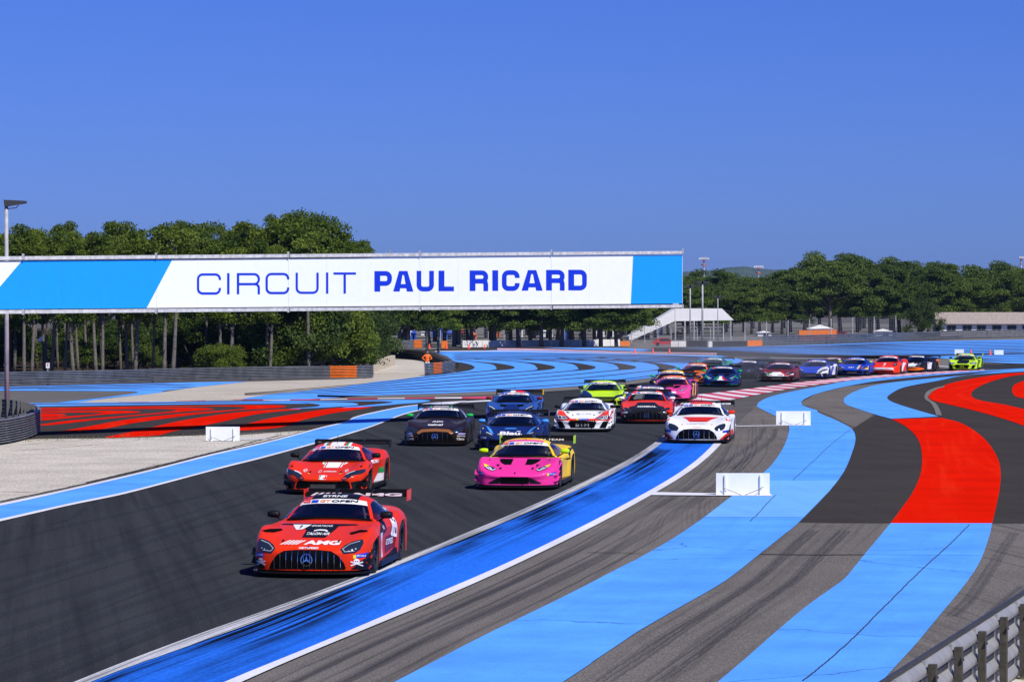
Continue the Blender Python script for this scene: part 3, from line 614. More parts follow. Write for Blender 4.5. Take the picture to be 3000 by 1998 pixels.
_txt = {}
def text_faces(s, bold=.0, ext=1.0):
    k = (s, bold, ext)
    if k in _txt: return _txt[k]
    cu = bpy.data.curves.new('t', 'FONT'); cu.body = s; cu.offset = bold; cu.align_x = 'CENTER'; cu.resolution_u = 3; cu.fill_mode = 'FRONT'
    o = bpy.data.objects.new('t', cu); COL.objects.link(o); bpy.context.view_layer.update()
    me = bpy.data.meshes.new_from_object(o.evaluated_get(bpy.context.evaluated_depsgraph_get()))
    v = np.array([(p.co.x*ext, p.co.y) for p in me.vertices]); f = [tuple(p.vertices) for p in me.polygons]
    bpy.data.objects.remove(o); bpy.data.meshes.remove(me); bpy.data.curves.remove(cu)
    h = v[:, 1].max()-v[:, 1].min(); v[:, 1] -= v[:, 1].min(); v /= h; v[:, 0] -= (v[:, 0].max()+v[:, 0].min())/2
    _txt[k] = (v, f); return _txt[k]
def text_at(s, cx, h, size, bold=.03, ext=1.3, slant=0.0, width=None, rot=0.0):
    v, f = text_faces(s, bold, ext); v = v*size
    if width: v = v*np.array([width/(v[:, 0].max()-v[:, 0].min()), 1])
    v = v.copy(); v[:, 0] += v[:, 1]*slant
    if rot:
        ca, sa = math.cos(rot), math.sin(rot); v = np.stack([v[:,0]*ca-v[:,1]*sa, v[:,0]*sa+v[:,1]*ca], 1)
    return [(v[:, 0]+cx, v[:, 1]+h, f)]
def poly2(*outs):
    r = []
    for q in outs:
        q = np.array(q, float); r.append((q[:, 0], q[:, 1], [tuple(range(len(q)))]))
    return r
def mirror(q): return [(-x, y) for x, y in q][::-1]
def both(q): return poly2(q, mirror(q))
def band(pts, w):                                       # polyline of width w as quads
    pts = [np.array(p, float) for p in pts]; out = []
    for a, b in zip(pts[:-1], pts[1:]):
        t = (b-a)/np.linalg.norm(b-a); n = np.array([-t[1], t[0]])*w/2; out.append([a-n-t*w*.2, b-n+t*w*.2, b+n+t*w*.2, a+n-t*w*.2])
    return poly2(*out)
DEP = .087
def decal(bvh, shapes, name, m, parent, lift=.004, mode='front', cell=.07):
    """lay a flat print or trim piece onto the curved body: shapes are seen from the front (x, h) or the side (y, z)"""
    V_, F_ = [], []
    for X, H, faces in shapes:
        bm = bmesh.new(); vs = [bm.verts.new((float(x), float(h), 0)) for x, h in zip(X, H)]
        for q in faces:
            try: bm.faces.new([vs[i] for i in q])
            except ValueError: pass
        bmesh.ops.triangulate(bm, faces=bm.faces[:])
        x0, x1, h0, h1 = min(X), max(X), min(H), max(H)
        for a0, a1, no in ((x0, x1, (1,0,0)), (h0, h1, (0,1,0))):
            k = math.ceil(a0/cell)*cell
            while k < a1:
                bmesh.ops.bisect_plane(bm, geom=bm.verts[:]+bm.edges[:]+bm.faces[:], plane_co=(k*no[0], k*no[1], 0), plane_no=no, dist=1e-5); k += cell
        idx = {}; n0 = len(V_)
        for vv in bm.verts:
            x, h = vv.co.x, vv.co.y
            if mode == 'front': o, d = Vector((x, -1, h+DEP)), Vector((0, 1, -DEP)).normalized()
            elif mode == 'side': o, d = Vector((2, x, h)), Vector((-1, 0, 0))
            else: o, d = Vector((x, h, 3)), Vector((0, 0, -1))
            hit, nrm, _, _ = bvh.ray_cast(o, d)
            if hit is None: continue
            if nrm.dot(d) > 0: nrm = -nrm
            idx[vv] = len(V_); V_.append(tuple(hit+nrm*lift))
        for ff in bm.faces:
            if all(q in idx for q in ff.verts):
                ids = [idx[q] for q in ff.verts]; ps = [Vector(V_[i]) for i in ids]
                if max((a-b).length for a in ps for b in ps) < .9: F_.append(tuple(ids))
        bm.free()
    if not F_: return None
    me = mesh(name, V_, F_, True)
    fixn = [p.index for p in me.polygons if (p.normal.y > 0 and mode == 'front') or (p.normal.x < 0 and mode == 'side')]
    if len(fixn) > len(me.polygons)/2: me.flip_normals()
    return link(name, me, m, parent)

def helmet_person(loc, rz, label, helm=HELM):
    b = MB()
    b.lathe([(0,-.10),(.10,-.08),(.13,0),(.135,.06),(.12,.12),(.08,.17),(0,.185)], 16, 'z', (0,0,.55))       # helmet
    b.lathe([(.06,.40),(.065,.47),(.0,.5)], 12); b.lathe([(.12,0),(.19,.12),(.21,.28),(.15,.37),(.06,.42)], 14)
    for s in (-1, 1):
        b.tube([(s*.19,0,.33),(s*.24,-.14,.16),(s*.15,-.38,.22)], .055, 8, .035)
    me = mesh('person', b.v, b.f, True)
    me.polygons.foreach_set('material_index', [0 if all(me.vertices[i].co.z > .44 for i in p.vertices) else 1 for p in me.polygons])
    o = link('person', me, [helm, SUIT], None, loc); o.rotation_euler = (0, 0, rz)
    return tag(o, label, 'person')

def glyph_amg(cx, h, size, width):                     # slanted bars in front of the wide letters
    out = []; L0 = cx-width/2; sl = size*1.9
    for k in range(5):
        x = L0+k*width*.062; w_ = width*.036
        out.append([(x, h), (x+w_, h), (x+w_+sl, h+size), (x+sl, h+size)])
    return poly2(*out)+text_at('AMG', cx+width*.20, h, size, .05, 1.45, .25, width=width*.60)
def ring(cx, h, r, w_, n=20):
    out = []
    for k in range(n):
        a, b = 2*math.pi*k/n, 2*math.pi*(k+1)/n
        out.append([(cx+r*math.cos(a), h+r*math.sin(a)), (cx+r*math.cos(b), h+r*math.sin(b)), (cx+(r-w_)*math.cos(b), h+(r-w_)*math.sin(b)), (cx+(r-w_)*math.cos(a), h+(r-w_)*math.sin(a))])
    return poly2(*out)
def disc(cx, h, r, n=14): return poly2([(cx+r*math.cos(2*math.pi*k/n), h+r*math.sin(2*math.pi*k/n)) for k in range(n)])
def star(cx, h, r):
    out = []
    for k in range(3):
        a = math.pi/2+2*math.pi*k/3; t = (cx+r*math.cos(a), h+r*math.sin(a))
        out.append([(cx+.17*r*math.cos(a+math.pi/2), h+.17*r*math.sin(a+math.pi/2)), (cx+.17*r*math.cos(a-math.pi/2), h+.17*r*math.sin(a-math.pi/2)), t])
    return poly2(*out)

def make_car(key, xc, yg, yaw, label, body, roofc=None, mirror_c=None, wing_c=None, small=False, number=None, cls=PR, splitter=None, ban=True, lampcol=LENS, group='racing cars running in a pack', scale=1.0, rear=None):
    K = car_type(key); T = K['T']; bv = K['bvh']
    yg += (yg-895)/4.5*.045
    gx, gy = G(xc, yg)
    car = empty('racing_car', (gx, gy, .024), -R(yaw), label, 'racing car', group); car.scale = (scale,)*3
    def cp(me, name, mats):
        m2 = me.copy(); m2.name = name; m2.materials.clear(); return link(name, m2, mats, car)
    bo = cp(K['body'], 'body', [body, MATBLK]+([rear[1]] if rear else []))
    if rear:
        for p in bo.data.polygons:
            if p.material_index == 0 and p.center.y > rear[0]: p.material_index = 2
    cp(K['roof'], 'roof', [roofc or body])
    cp(K['wsc'], 'windscreen', [GLASS]); cp(K['cowl'], 'cowl', [MATBLK]); cp(K['lining'], 'cabin_lining', [MATBLK])
    for q in K['sw']: cp(q, 'side_window', [GLASS])
    cp(K['rw'], 'rear_window', [GLASS])
    # floor, splitter, skirts, diffuser
    f = MB(); f.box((0, 2.3, .09), (1.6, 4.0, .06)); f.box((0, 4.45, .30), (1.6, .2, .3)); f.box((0, T['ax'][0], .32), (1.18, .74, .40)); f.box((0, T['ax'][1], .36), (1.18, .74, .5)); f.build('floor_pan', MATBLK, car)
    W0 = T['W'][0]; s = MB(); yy = T['Y'][0]; US = [0,.3,.55,.78,.93,1.0]
    fr = [(u*(W0+.035), yy[i]-.07+(.02 if u == 1 else 0)) for i, u in enumerate(US)]
    outl = [(-x, y) for x, y in fr[::-1]][:-1]+fr
    s.prism([(x, y, .055) for x, y in outl]+[(W0, .75, .055), (-W0, .75, .055)], (0, 0, .03)); s.build('splitter', splitter or CARBON, car)
    for sg in (-1, 1):
        k = MB(); a0, a1 = T['ax'][0]+.42, T['ax'][1]-.42
        k.prism([(sg*.86, a0, .07), (sg*1.0, a0+.05, .07), (sg*1.0, a1, .07), (sg*.9, a1, .07)], (0, 0, .10)); k.build('side_skirt', CARBON, car)
        for wy in T['ax']:
            wl = bpy.data.objects.new('wheel', RIMM); COL.objects.link(wl); wl.parent = car; wl.location = (sg*.845, wy, .34)
            wl.rotation_euler = (0, 0 if sg > 0 else 0, 0); wl.scale = (sg, 1, 1)
            if sg < 0: wl.scale = (1, 1, 1); wl.rotation_euler = (0, 0, math.pi)
            for nm, me in (('tyre', TYRE), ('brake_disc', DISC)):
                o = bpy.data.objects.new(nm, me); COL.objects.link(o); o.parent = wl
        # mirrors
        mxx, my, mz = T['mir']; q = MB()
        q.v = []; b_ = MB(); b_.lathe([(0,-.11),(.045,-.10),(.062,-.03),(.062,.06),(.045,.105),(0,.11)], 14, 'x', (0,0,0))
        b_.v = [(x, y*1.3, z) for x, y, z in b_.v]
        mo = b_.build('mirror', mirror_c or CARBON, car, True, (sg*mxx, my, mz))
        a_ = MB(); a_.tube([(-sg*.02, .02, -.03), (-sg*.12, .06, -.10), (-sg*.2, .1, -.14)], .016, 6); a_.build('mirror_arm', CARBON, mo)
    # rear wing
    wy, wz, wh = T['wing']; wg = MB(); prof = [(0,0),(.03,.028),(.14,.036),(.30,.0),(.30,-.012),(.14,.004),(.03,-.012)]
    for sx in (-1, 1): pass
    n = len(wg.v)
    for x in (-wh, wh):
        for y, z in prof: wg.v.append((x, wy-.15+y, wz-.02+z-.03))
    m_ = len(prof)
    for i in range(m_): wg.f.append((i, (i+1) % m_, m_+(i+1) % m_, m_+i))
    wo = wg.build('rear_wing', CARBON, car)
    bl = MB(); bl.box((0, wy+.13, wz+.02), (2*wh-.02, .012, .07)); bl.build('gurney_flap', CARBON, wo)
    for sg in (-1, 1):
        e = MB(); e.prism([(sg*wh, wy-.20, wz-.14), (sg*wh, wy+.22, wz-.14), (sg*wh, wy+.24, wz+.06), (sg*wh, wy-.20, wz+.05)], (sg*.012, 0, 0)); e.build('endplate', wing_c or CARBON, wo)
        u = MB(); u.tube([(sg*.32, wy-.5, T['Z'][10][1]-.02), (sg*.32, wy-.35, wz+.03), (sg*.32, wy-.05, wz+.05)], .014, 6); u.build('wing_strut', CARBON, wo)
    # dashboard and cage seen through the glass
    if not small:
        d_ = MB(); d_.box((0, T['R'][0][1]+.35, T['Z'][6][0]-.02), (1.3, .3, .10)); d_.build('dashboard', MATBLK, car)
        cg = MB(); rc = T['_C'][len(T['_C'])//3]
        for sg in (-1, 1):
            p = [canopy(T, s_, sg*.86, -.05) for s_ in (.15,.6,1.0,1.6,2.0)]; cg.tube(p, .02, 6)
            cg.tube([canopy(T, 1.7, sg*.8, -.05), (sg*.62, T['R'][3][1]+.35, .6)], .02, 6)
        cg.tube([canopy(T, 1.02, t_, -.05) for t_ in (-.86,-.4,0,.4,.86)], .018, 6); cg.tube([canopy(T, 1.9, -.8, -.06), (0, T['R'][3][1]+.3, .75), canopy(T, 1.9, .8, -.06)], .016, 6)
        cg.build('roll_cage', CAGE, car)
        se = MB(); se.box((.36, T['R'][3][1]+.28, .62), (.46, .16, .72), 0, .8); se.build('seat', SEAT, car)
    D = lambda shp, nm, m, **k: decal(bv, shp, nm, m, car, **k)
    a = MB(); a.tube([canopy(T, 1.25, 0, 0), (0, canopy(T, 1.25, 0)[1]+.02, canopy(T, 1.25, 0)[2]+.22)], .006, 5); a.build('aerial', CARBON, car)
    # sun strip across the top of the windscreen with its lettering
    v, fc = patch(T, .74, 1.02, -.96, .96, 4, 24, .006); o = link('sun_strip', mesh('sun_strip', v, fc, True), PW, car)
    tp = canopy(T, 1.0, 0); hp = tp[2]+DEP*tp[1]; bt = canopy(T, .76, 0); hb = bt[2]+DEP*bt[1]
    hh = hp-hb; zc = hb+.20*hh
    L7 = dict(lift=.012, cell=.09)
    D(poly2([(-.57, zc-.28*hh), (-.40, zc-.22*hh), (-.40, zc+.46*hh), (-.54, zc+.38*hh)]), 'class_label', cls, **L7)
    D(poly2([(-.385, zc-.2*hh), (-.255, zc-.15*hh), (-.25, zc+.5*hh), (-.375, zc+.44*hh)]), 'flag_print', PB, **L7)
    D(text_at('GT', -.13, zc-.05*hh, .55*hh, .035, 1.5, .1, width=.19), 'lettering', PO, **L7)
    D(text_at('OPEN', .20, zc-.05*hh, .55*hh, .035, 1.5, .1, width=.44), 'lettering', PK, **L7)
    if not small: D(text_at('PRO', -.475, zc-.08*hh, .26*hh, .0, 1.0, 0, width=.10), 'lettering', PW, lift=.016)
    if number:
        D(text_at(number, -.56, zc-1.05*hh, .07, .03, 1.0, .25, width=.045*len(number)), 'race_number', PW, **L7)
    return car, D, T, bv, (gx, gy)

def local(car, p):
    a = car.rotation_euler.z; s = car.scale.x
    return (car.location.x+(p[0]*math.cos(a)-p[1]*math.sin(a))*s, car.location.y+(p[0]*math.sin(a)+p[1]*math.cos(a))*s, car.location.z+p[2]*s)

def face_amg(D, bars=CHROME, surround=None, starc=CHROME, lampline=DKLED, small=False, corner=None):
    G_ = [(-.40,.43),(-.2,.447),(0,.45),(.2,.447),(.40,.43),(.52,.36),(.61,.24),(.635,.16),(.60,.10),(.5,.075),(-.5,.075),(-.60,.10),(-.635,.16),(-.61,.24),(-.52,.36)]
    if surround: D(poly2([(x*1.09, .255+(h-.255)*1.13) for x, h in G_]), 'grille_surround', surround, lift=.006)
    D(poly2(G_), 'grille', MATBLK, lift=.009)
    for k in range(12 if not small else 8):
        n_ = 12 if not small else 8; x = -.55+1.1*k/(n_-1)
        top = .425-.30*max(0, abs(x)-.30)**1.0*1.2; q = [(x-.0045,.15),(x+.0045,.15),(x+.0045,top),(x-.0045,top)]
        D(poly2(q), 'grille_bar', bars, lift=.03)
    D(poly2([(-.62,.138),(.62,.138),(.62,.146),(-.62,.146)]), 'grille_bar', CARBON, lift=.03)
    D(ring(0,.285,.098,.014)+star(0,.285,.088), 'star_emblem', starc, lift=.045)
    lamp = [(.545,.465),(.60,.53),(.70,.59),(.80,.625),(.87,.635),(.885,.57),(.85,.47),(.78,.415),(.60,.395)]
    for q in (lamp, mirror(lamp)): D(poly2(q), 'headlight', LENS, lift=.010)
    if not small:
        for sg in (-1, 1):
            ln = [(sg*x, h) for x, h in ((.83,.60),(.68,.545),(.58,.465),(.62,.425),(.76,.44))]
            D(band(ln, .009), 'daytime_lamp', lampline, lift=.016)
            for i, x in enumerate((.67,.72,.77)): D(poly2([(sg*x, .425+.02*i), (sg*(x+.02), .425+.02*i), (sg*(x+.02), .442+.02*i), (sg*x, .442+.02*i)]), 'lamp_dot', lampline, lift=.018)
    cor = [(.62,.05),(.66,.10),(.78,.20),(.88,.30),(.94,.34),(1.02,.34),(1.02,.04)]
    for q in (cor, mirror(cor)): D(poly2(q), 'bumper_corner', corner or CARBON, lift=.007)
    sv = [(.40,.70),(.50,.745),(.58,.72),(.60,.66),(.55,.675)]
def canard(car, T, m=CARBON):
    for sg in (-1, 1):
        for z in (.20,.34):
            c = MB(); c.prism([(sg*.90,.30,z-.02), (sg*1.01,.36,z), (sg*1.03,.62,z+.09), (sg*.96,.60,z+.08)], (0,0,.012)); c.build('canard', m, car)
def michelin(D, x, h, small=False):
    for sg in (-1, 1):
        D(poly2([(sg*x-.10, h-.02*sg*1), (sg*x+.10, h+.015*sg), (sg*x+.10, h+.075+.015*sg), (sg*x-.10, h+.06-.02*sg)]), 'sponsor_label', PB, lift=.008)
        if not small:
            D(poly2([(sg*x-.10, h-.02*sg), (sg*x-.055, h-.015*sg), (sg*x-.055, h+.06-.015*sg), (sg*x-.10, h+.06-.02*sg)]), 'sponsor_label', PY, lift=.010)
            D(text_at('MICHELIN', sg*x+.022, h+.018, .028, .01, 1.2, width=.13), 'lettering', PW, lift=.012)
def face_ferrari(D, c1, lip, strip=LED, small=False, mouth=True):
    D(poly2([(-.55,.325),(-.3,.305),(0,.30),(.3,.305),(.55,.325),(.62,.30),(.66,.16),(.5,.10),(-.5,.10),(-.66,.16),(-.62,.30)]), 'front_intake', MATBLK, lift=.008)
    D(poly2([(-.30,.13),(.30,.13),(.30,.235),(-.30,.235)]), 'radiator_mesh', mat('radiator_mesh', (.06,.055,.05), .6, .3, scale=40, var=.5), lift=.014)
    for s in (1, -1):
        f_ = (lambda q: q if s > 0 else mirror(q))
        D(poly2(f_([(.66,.29),(.80,.33),(.98,.36),(1.02,.05),(.80,.06),(.70,.13)])), 'bumper_corner', CARBON, lift=.008)
        D(poly2(f_([(.74,.12),(.80,.28),(.90,.30),(.92,.10)])), 'side_intake', MATBLK, lift=.012)
        D(poly2(f_([(.44,.37),(.56,.475),(.74,.565),(.94,.625),(.945,.56),(.88,.50),(.72,.455),(.60,.38),(.50,.32)])), 'headlight', LENS, lift=.010)
        D(poly2(f_([(.53,.475),(.62,.53),(.735,.568),(.73,.548),(.62,.505),(.56,.468)])), 'daytime_lamp', strip, lift=.015)
    D(poly2([(-.92,.055),(.92,.055),(.62,.105),(.3,.10),(-.3,.10),(-.62,.105)]), 'front_lip', lip, lift=.010)
def face_lambo(D, tip=PY, small=False, c=None):
    D(poly2([(-.34,.305),(.34,.305),(.36,.24),(.33,.08),(-.33,.08),(-.36,.24)]), 'front_intake', MATBLK, lift=.009)
    for s in (1, -1):
        f_ = (lambda q: q if s > 0 else mirror(q))
        D(poly2(f_([(.36,.30),(.64,.17),(.60,.145),(.36,.145)])), 'side_intake', CARBON, lift=.008)
        D(poly2(f_([(.47,.485),(.57,.545),(.82,.635),(.77,.54),(.69,.485),(.55,.44)])), 'headlight', LENS, lift=.010)
        D(poly2(f_([(.66,.575),(.82,.638),(.775,.55)])), 'lamp_tip', tip, lift=.013)
        D(band([(s*.50,.485),(s*.57,.46),(s*.64,.535),(s*.70,.52)], .022)+band([(s*.60,.47),(s*.68,.505),(s*.75,.555)], .02), 'daytime_lamp', LED, lift=.016)
        D(poly2(f_([(.17,.775),(.50,.775),(.48,.72),(.42,.665),(.33,.62),(.17,.62)])), 'bonnet_vent', MATBLK, lift=.008)
        D(poly2(f_([(.44,.625),(.53,.622),(.46,.555)])), 'bonnet_duct', CARBON, lift=.008)
        D(disc(s*.39,.52,.028), 'bonnet_pin', CARBON, lift=.010)
        D(poly2(f_([(.78,.10),(.98,.25),(1.0,.20),(.88,.075)])), 'corner_duct', MATBLK, lift=.010)
        D(poly2(f_([(.80,.845),(.90,.85),(.98,.90),(.98,.86),(.88,.80)])), 'fender_vent', MATBLK, lift=.008)
    D(poly2([(-.02,.415),(.02,.415),(.016,.38),(0,.37),(-.016,.38)]), 'bull_badge', PK, lift=.009)
def face_audi(D, grille=MATBLK, small=False, bar=LED):
    D(poly2([(-.44,.40),(.44,.40),(.50,.34),(.40,.10),(-.40,.10),(-.50,.34)]), 'grille', grille, lift=.009)
    for s in (1, -1):
        f_ = (lambda q: q if s > 0 else mirror(q))
        D(poly2(f_([(.47,.49),(.60,.555),(.90,.62),(.955,.53),(.90,.44),(.58,.425)])), 'headlight', LENS, lift=.010)
        D(band([(s*.54,.47),(s*.70,.46),(s*.86,.475)], .02)+band([(s*.60,.53),(s*.75,.56),(s*.88,.585)], .018)+band([(s*.72,.46),(s*.76,.55)], .018)+band([(s*.84,.47),(s*.87,.57)], .018), 'daytime_lamp', bar, lift=.016)
        D(poly2(f_([(.60,.16),(.72,.37),(.92,.40),(.80,.10),(.66,.10)])), 'side_intake', MATBLK, lift=.009)
def face_mcl(D, small=False, lampc=LENS):
    D(poly2([(-.38,.22),(.38,.22),(.46,.10),(-.46,.10)]), 'front_intake', MATBLK, lift=.009)
    for s in (1, -1):
        f_ = (lambda q: q if s > 0 else mirror(q))
        D(poly2(f_([(.52,.44),(.66,.56),(.84,.64),(.90,.60),(.84,.48),(.72,.34),(.60,.26),(.50,.30)])), 'headlight', lampc, lift=.010)
        D(band([(s*.60,.46),(s*.72,.55),(s*.84,.60)], .022), 'daytime_lamp', LED, lift=.016)
        D(poly2(f_([(.58,.11),(.64,.25),(.84,.34),(.96,.34),(.98,.08)])), 'bumper_corner', CARBON, lift=.008)
        D(poly2(f_([(.20,.70),(.48,.72),(.44,.62),(.24,.60)])), 'bonnet_vent', MATBLK, lift=.008)
def face_porsche(D, small=False):
    D(poly2([(-.60,.24),(.60,.24),(.66,.10),(-.66,.10)]), 'front_intake', MATBLK, lift=.009)
    for s in (1, -1):
        D(disc(s*.72,.66,.12,18), 'headlight', CARBON, lift=.009); D(disc(s*.72,.66,.09,18), 'lamp_lens', LENS, lift=.013)
        D(band([(s*.67,.66),(s*.77,.66)], .014)+band([(s*.72,.61),(s*.72,.71)], .014), 'lamp_dots', LED, lift=.017)
# ------------------------------------------------------------------ the cars, from the front of the pack to the back
def driver(car, T, what):
    p = local(car, (.37, T['R'][3][1]+.02, .20)); helmet_person(p, car.rotation_euler.z, what)
# 1 red coupe leading
car, D, T, bv, _ = make_car('AMG', 899, 1687, 7.3, 'red and black racing coupe leading the pack, tall chrome barred grille and skull emblems', C('red'), roofc=C('red'), wing_c=C('red'), number='9')
face_amg(D); canard(car, T)
D(poly2([(-.33,.885),(.30,.885),(.28,.80),(.20,.66),(-.19,.66),(-.20,.78)]), 'bonnet_panel', PK, lift=.006)
D(poly2([(-.72,.905),(.55,.905),(.60,.885),(.30,.865),(-.25,.87),(-.74,.885)]), 'cowl_panel', PK, lift=.005)
D(glyph_amg(0,.535,.072,1.0), 'lettering', PW, lift=.008)
D(text_at('TALON AIR', .04,.70,.045,.03,1.3,.15,width=.40), 'lettering', PW, lift=.010)
D(band([(-.06,.775),(.02,.79),(.12,.785),(.17,.765)], .022), 'wing_mark', PW, lift=.010)
D(text_at('GETSPEED', .01,.462,.032,.03,1.3,.1,width=.33), 'lettering', PW, lift=.010)
D(poly2([(-.52,.885),(-.18,.885),(-.28,.80),(-.38,.79)]), 'number_panel', PW, lift=.007); D(text_at('9', -.34,.81,.06,.04,1.1,.1), 'race_number', PK, lift=.011)
D(text_at('SPORTSCAR', .02,.845,.03,.02,1.2,.1,width=.36), 'lettering', PW, lift=.011)
michelin(D, .85, .335)
for s in (-1, 1):
    D(disc(s*.80,.275,.042)+poly2([(s*.80-.022,.225),(s*.80+.022,.225),(s*.80+.022,.262),(s*.80-.022,.262)])+band([(s*.80-.085,.265),(s*.80+.085,.205)],.018)+band([(s*.80-.085,.205),(s*.80+.085,.265)],.018), 'skull_emblem', PW, lift=.011)
    for e in (-.016, .016): D(disc(s*.80+e,.275,.010,8), 'skull_eye', PK, lift=.015)
    D(disc(s*.47,.60,.02,10), 'bonnet_pin', PK, lift=.01)
    D(poly2([(s*.56,.745),(s*.74,.80),(s*.88,.79),(s*.90,.765),(s*.76,.755),(s*.62,.715)] if s > 0 else [(-.90,.77),(-.80,.80),(-.64,.81),(-.60,.78),(-.70,.74),(-.84,.745)]), 'fender_vent', MATBLK, lift=.008)
    D(poly2([(s*.96,.42),(s*.985,.42),(s*.985,.45),(s*.96,.45)]), 'side_lamp', PO, lift=.01)
D(disc(0,.495,.022,12), 'round_badge', CHROME, lift=.01)
v_, f_ = patch(T, 1.03, 2.0, -.72, .72, 6, 16, .006); link('roof_panel', mesh('roof_panel', v_, f_, True), PK, car)
D(text_at('BYRNE', 0, 1.372,.036,.03,1.4,.1,width=.42), 'lettering', PW, lift=.016)
DS = dict(mode='side')
D(poly2([(1.52,.20),(1.88,.20),(1.88,.62),(1.52,.62)]), 'number_panel', PW, lift=.006, **DS); D(text_at('9', 1.70,.24,.26,.03,1.0,0), 'race_number', PK, lift=.011, **DS)
D(poly2([(1.42,.62),(2.0,.78),(2.35,.80),(2.3,.62),(1.9,.55)]), 'black_flash', PK, lift=.005, **DS)
D(poly2([(2.2,.22),(3.0,.28),(3.05,.55),(2.3,.50)]), 'dark_red_panel', C('dred'), lift=.004, **DS); D(text_at('GETSPEED', 2.6,.36,.10,.03,1.2,.1,width=.6), 'lettering', PW, lift=.009, **DS)
D(poly2([(2.75,.50),(3.05,.45),(3.12,.62),(3.0,.70),(3.08,.82),(2.88,.85),(2.78,.74),(2.9,.64)]), 'skull_graphic', PW, lift=.008, **DS)
for q in (disc(2.92,.77,.035,8), disc(3.02,.73,.03,8), poly2([(2.93,.53),(2.96,.53),(2.97,.63),(2.94,.63)]), poly2([(3.0,.52),(3.03,.52),(3.04,.62),(3.01,.62)])): D(q, 'skull_mark', PK, lift=.012, **DS)
D(poly2([(1.42,.14),(3.2,.14),(3.05,.28),(2.5,.20),(1.6,.16)]), 'black_sill', PK, lift=.005, **DS)
D(text_at('AIR FORCE', 2.05,.66,.06,.02,1.1,0,width=.26), 'lettering', PW, lift=.010, **DS)
wb = MB()
wy, wz, wh = T['wing']
wt = []
for X, H, fs in glyph_amg(0, wz-.058, .055, 1.66):
    n = len(wb.v); wb.v += [(x, wy-.16-.001*0, h) for x, h in zip(X, H)]; wb.f += [tuple(i+n for i in q) for q in fs]
bb = MB(); bb.box((0, wy-.148, wz-.03), (2*wh-.04, .012, .085)); bb.build('wing_band', PK, car)
o = wb.build('lettering', PW, car)
driver(car, T, 'driver with pale helmet at the wheel of the leading red coupe')
# 2 red mid-engined
car, D, T, bv, _ = make_car('MID', 945, 1445, 6.2, 'red racing car with white, green and red bonnet stripe, directly behind the leader', C('red'), wing_c=CARBON, number='51', cls=C('pink'))
face_ferrari(D, C('red'), C('red')); canard(car, T)
D(poly2([(-.07,.80),(.26,.80),(.245,.655),(-.075,.655)]), 'white_stripe', PW, lift=.006)
D(poly2([(-.20,.80),(-.10,.80),(-.105,.655),(-.125,.655),(-.125,.72),(-.20,.765)])+poly2([(.29,.80),(.40,.80),(.40,.78),(.32,.73),(.30,.66),(.275,.66)]), 'white_stripe', PW, lift=.006)
D(poly2([(-.155,.80),(-.125,.80),(-.125,.66),(-.14,.72)])+poly2([(.31,.80),(.345,.80),(.325,.74),(.31,.72)]), 'green_stripe', PG, lift=.010)
D(poly2([(-.09,.80),(-.075,.80),(-.08,.66),(-.095,.66)])+poly2([(.27,.80),(.285,.80),(.27,.66),(.255,.66)]), 'red_stripe_print', PR, lift=.011)
D(poly2([(-.095,.45),(.085,.45),(.085,.345),(-.095,.345)]), 'nose_shield', PW, lift=.008); D(poly2([(-.085,.445),(-.055,.445),(-.055,.35),(-.085,.35)]), 'green_stripe', PG, lift=.011); D(poly2([(.045,.445),(.075,.445),(.075,.35),(.045,.35)]), 'red_stripe_print', PR, lift=.011)
D(text_at('AXERGIA', .10,.535,.03,.03,1.4,.1,width=.32)+ring(-.14,.55,.035,.008), 'lettering', PW, lift=.010)
for s in (-1, 1): D(ring(s*.50,.575,.05,.01,4)+text_at('RZ', s*.5,.555,.04,.02,1.2), 'sponsor_label', PW, lift=.010); D(disc(s*.37,.535,.026), 'bonnet_pin', PK, lift=.01); D(disc(s*.84,.68,.025), 'bonnet_pin', PK, lift=.01); D(poly2([(s*.36,.50),(s*.40,.51),(s*.40,.49),(s*.36,.48)]), 'pull_tab', PY, lift=.01)
for a, b, m_ in ((-.62,-.50,PW),(-.50,-.40,PG),(-.34,-.30,PR),(-.30,.30,PW),(.30,.34,PR),(.40,.50,PG),(.50,.62,PW)):
    v_, f_ = patch(T, 1.04, 2.0, a, b, 6, 4, .006); link('roof_stripe', mesh('roof_stripe', v_, f_, True), m_, car)
D(disc(1.55,.60,.05), 'yellow_shield', PY, lift=.008, **DS); D(text_at('51', 2.0,.50,.16,.03,1.1,0), 'race_number', PW, lift=.008, **DS)
D(poly2([(1.5,.13),(3.2,.13),(3.2,.42),(2.9,.42),(2.3,.18)]), 'white_sill', PW, lift=.005, **DS); D(poly2([(2.75,.36),(3.2,.36),(3.2,.5),(2.85,.5)]), 'green_panel', PG, lift=.008, **DS)
D(text_at('PERTAMINA', 2.5,.62,.08,.02,1.2,0,width=.6), 'lettering', PW, lift=.008, **DS)
driver(car, T, 'driver in dark helmet at the wheel of the red car with the striped bonnet')
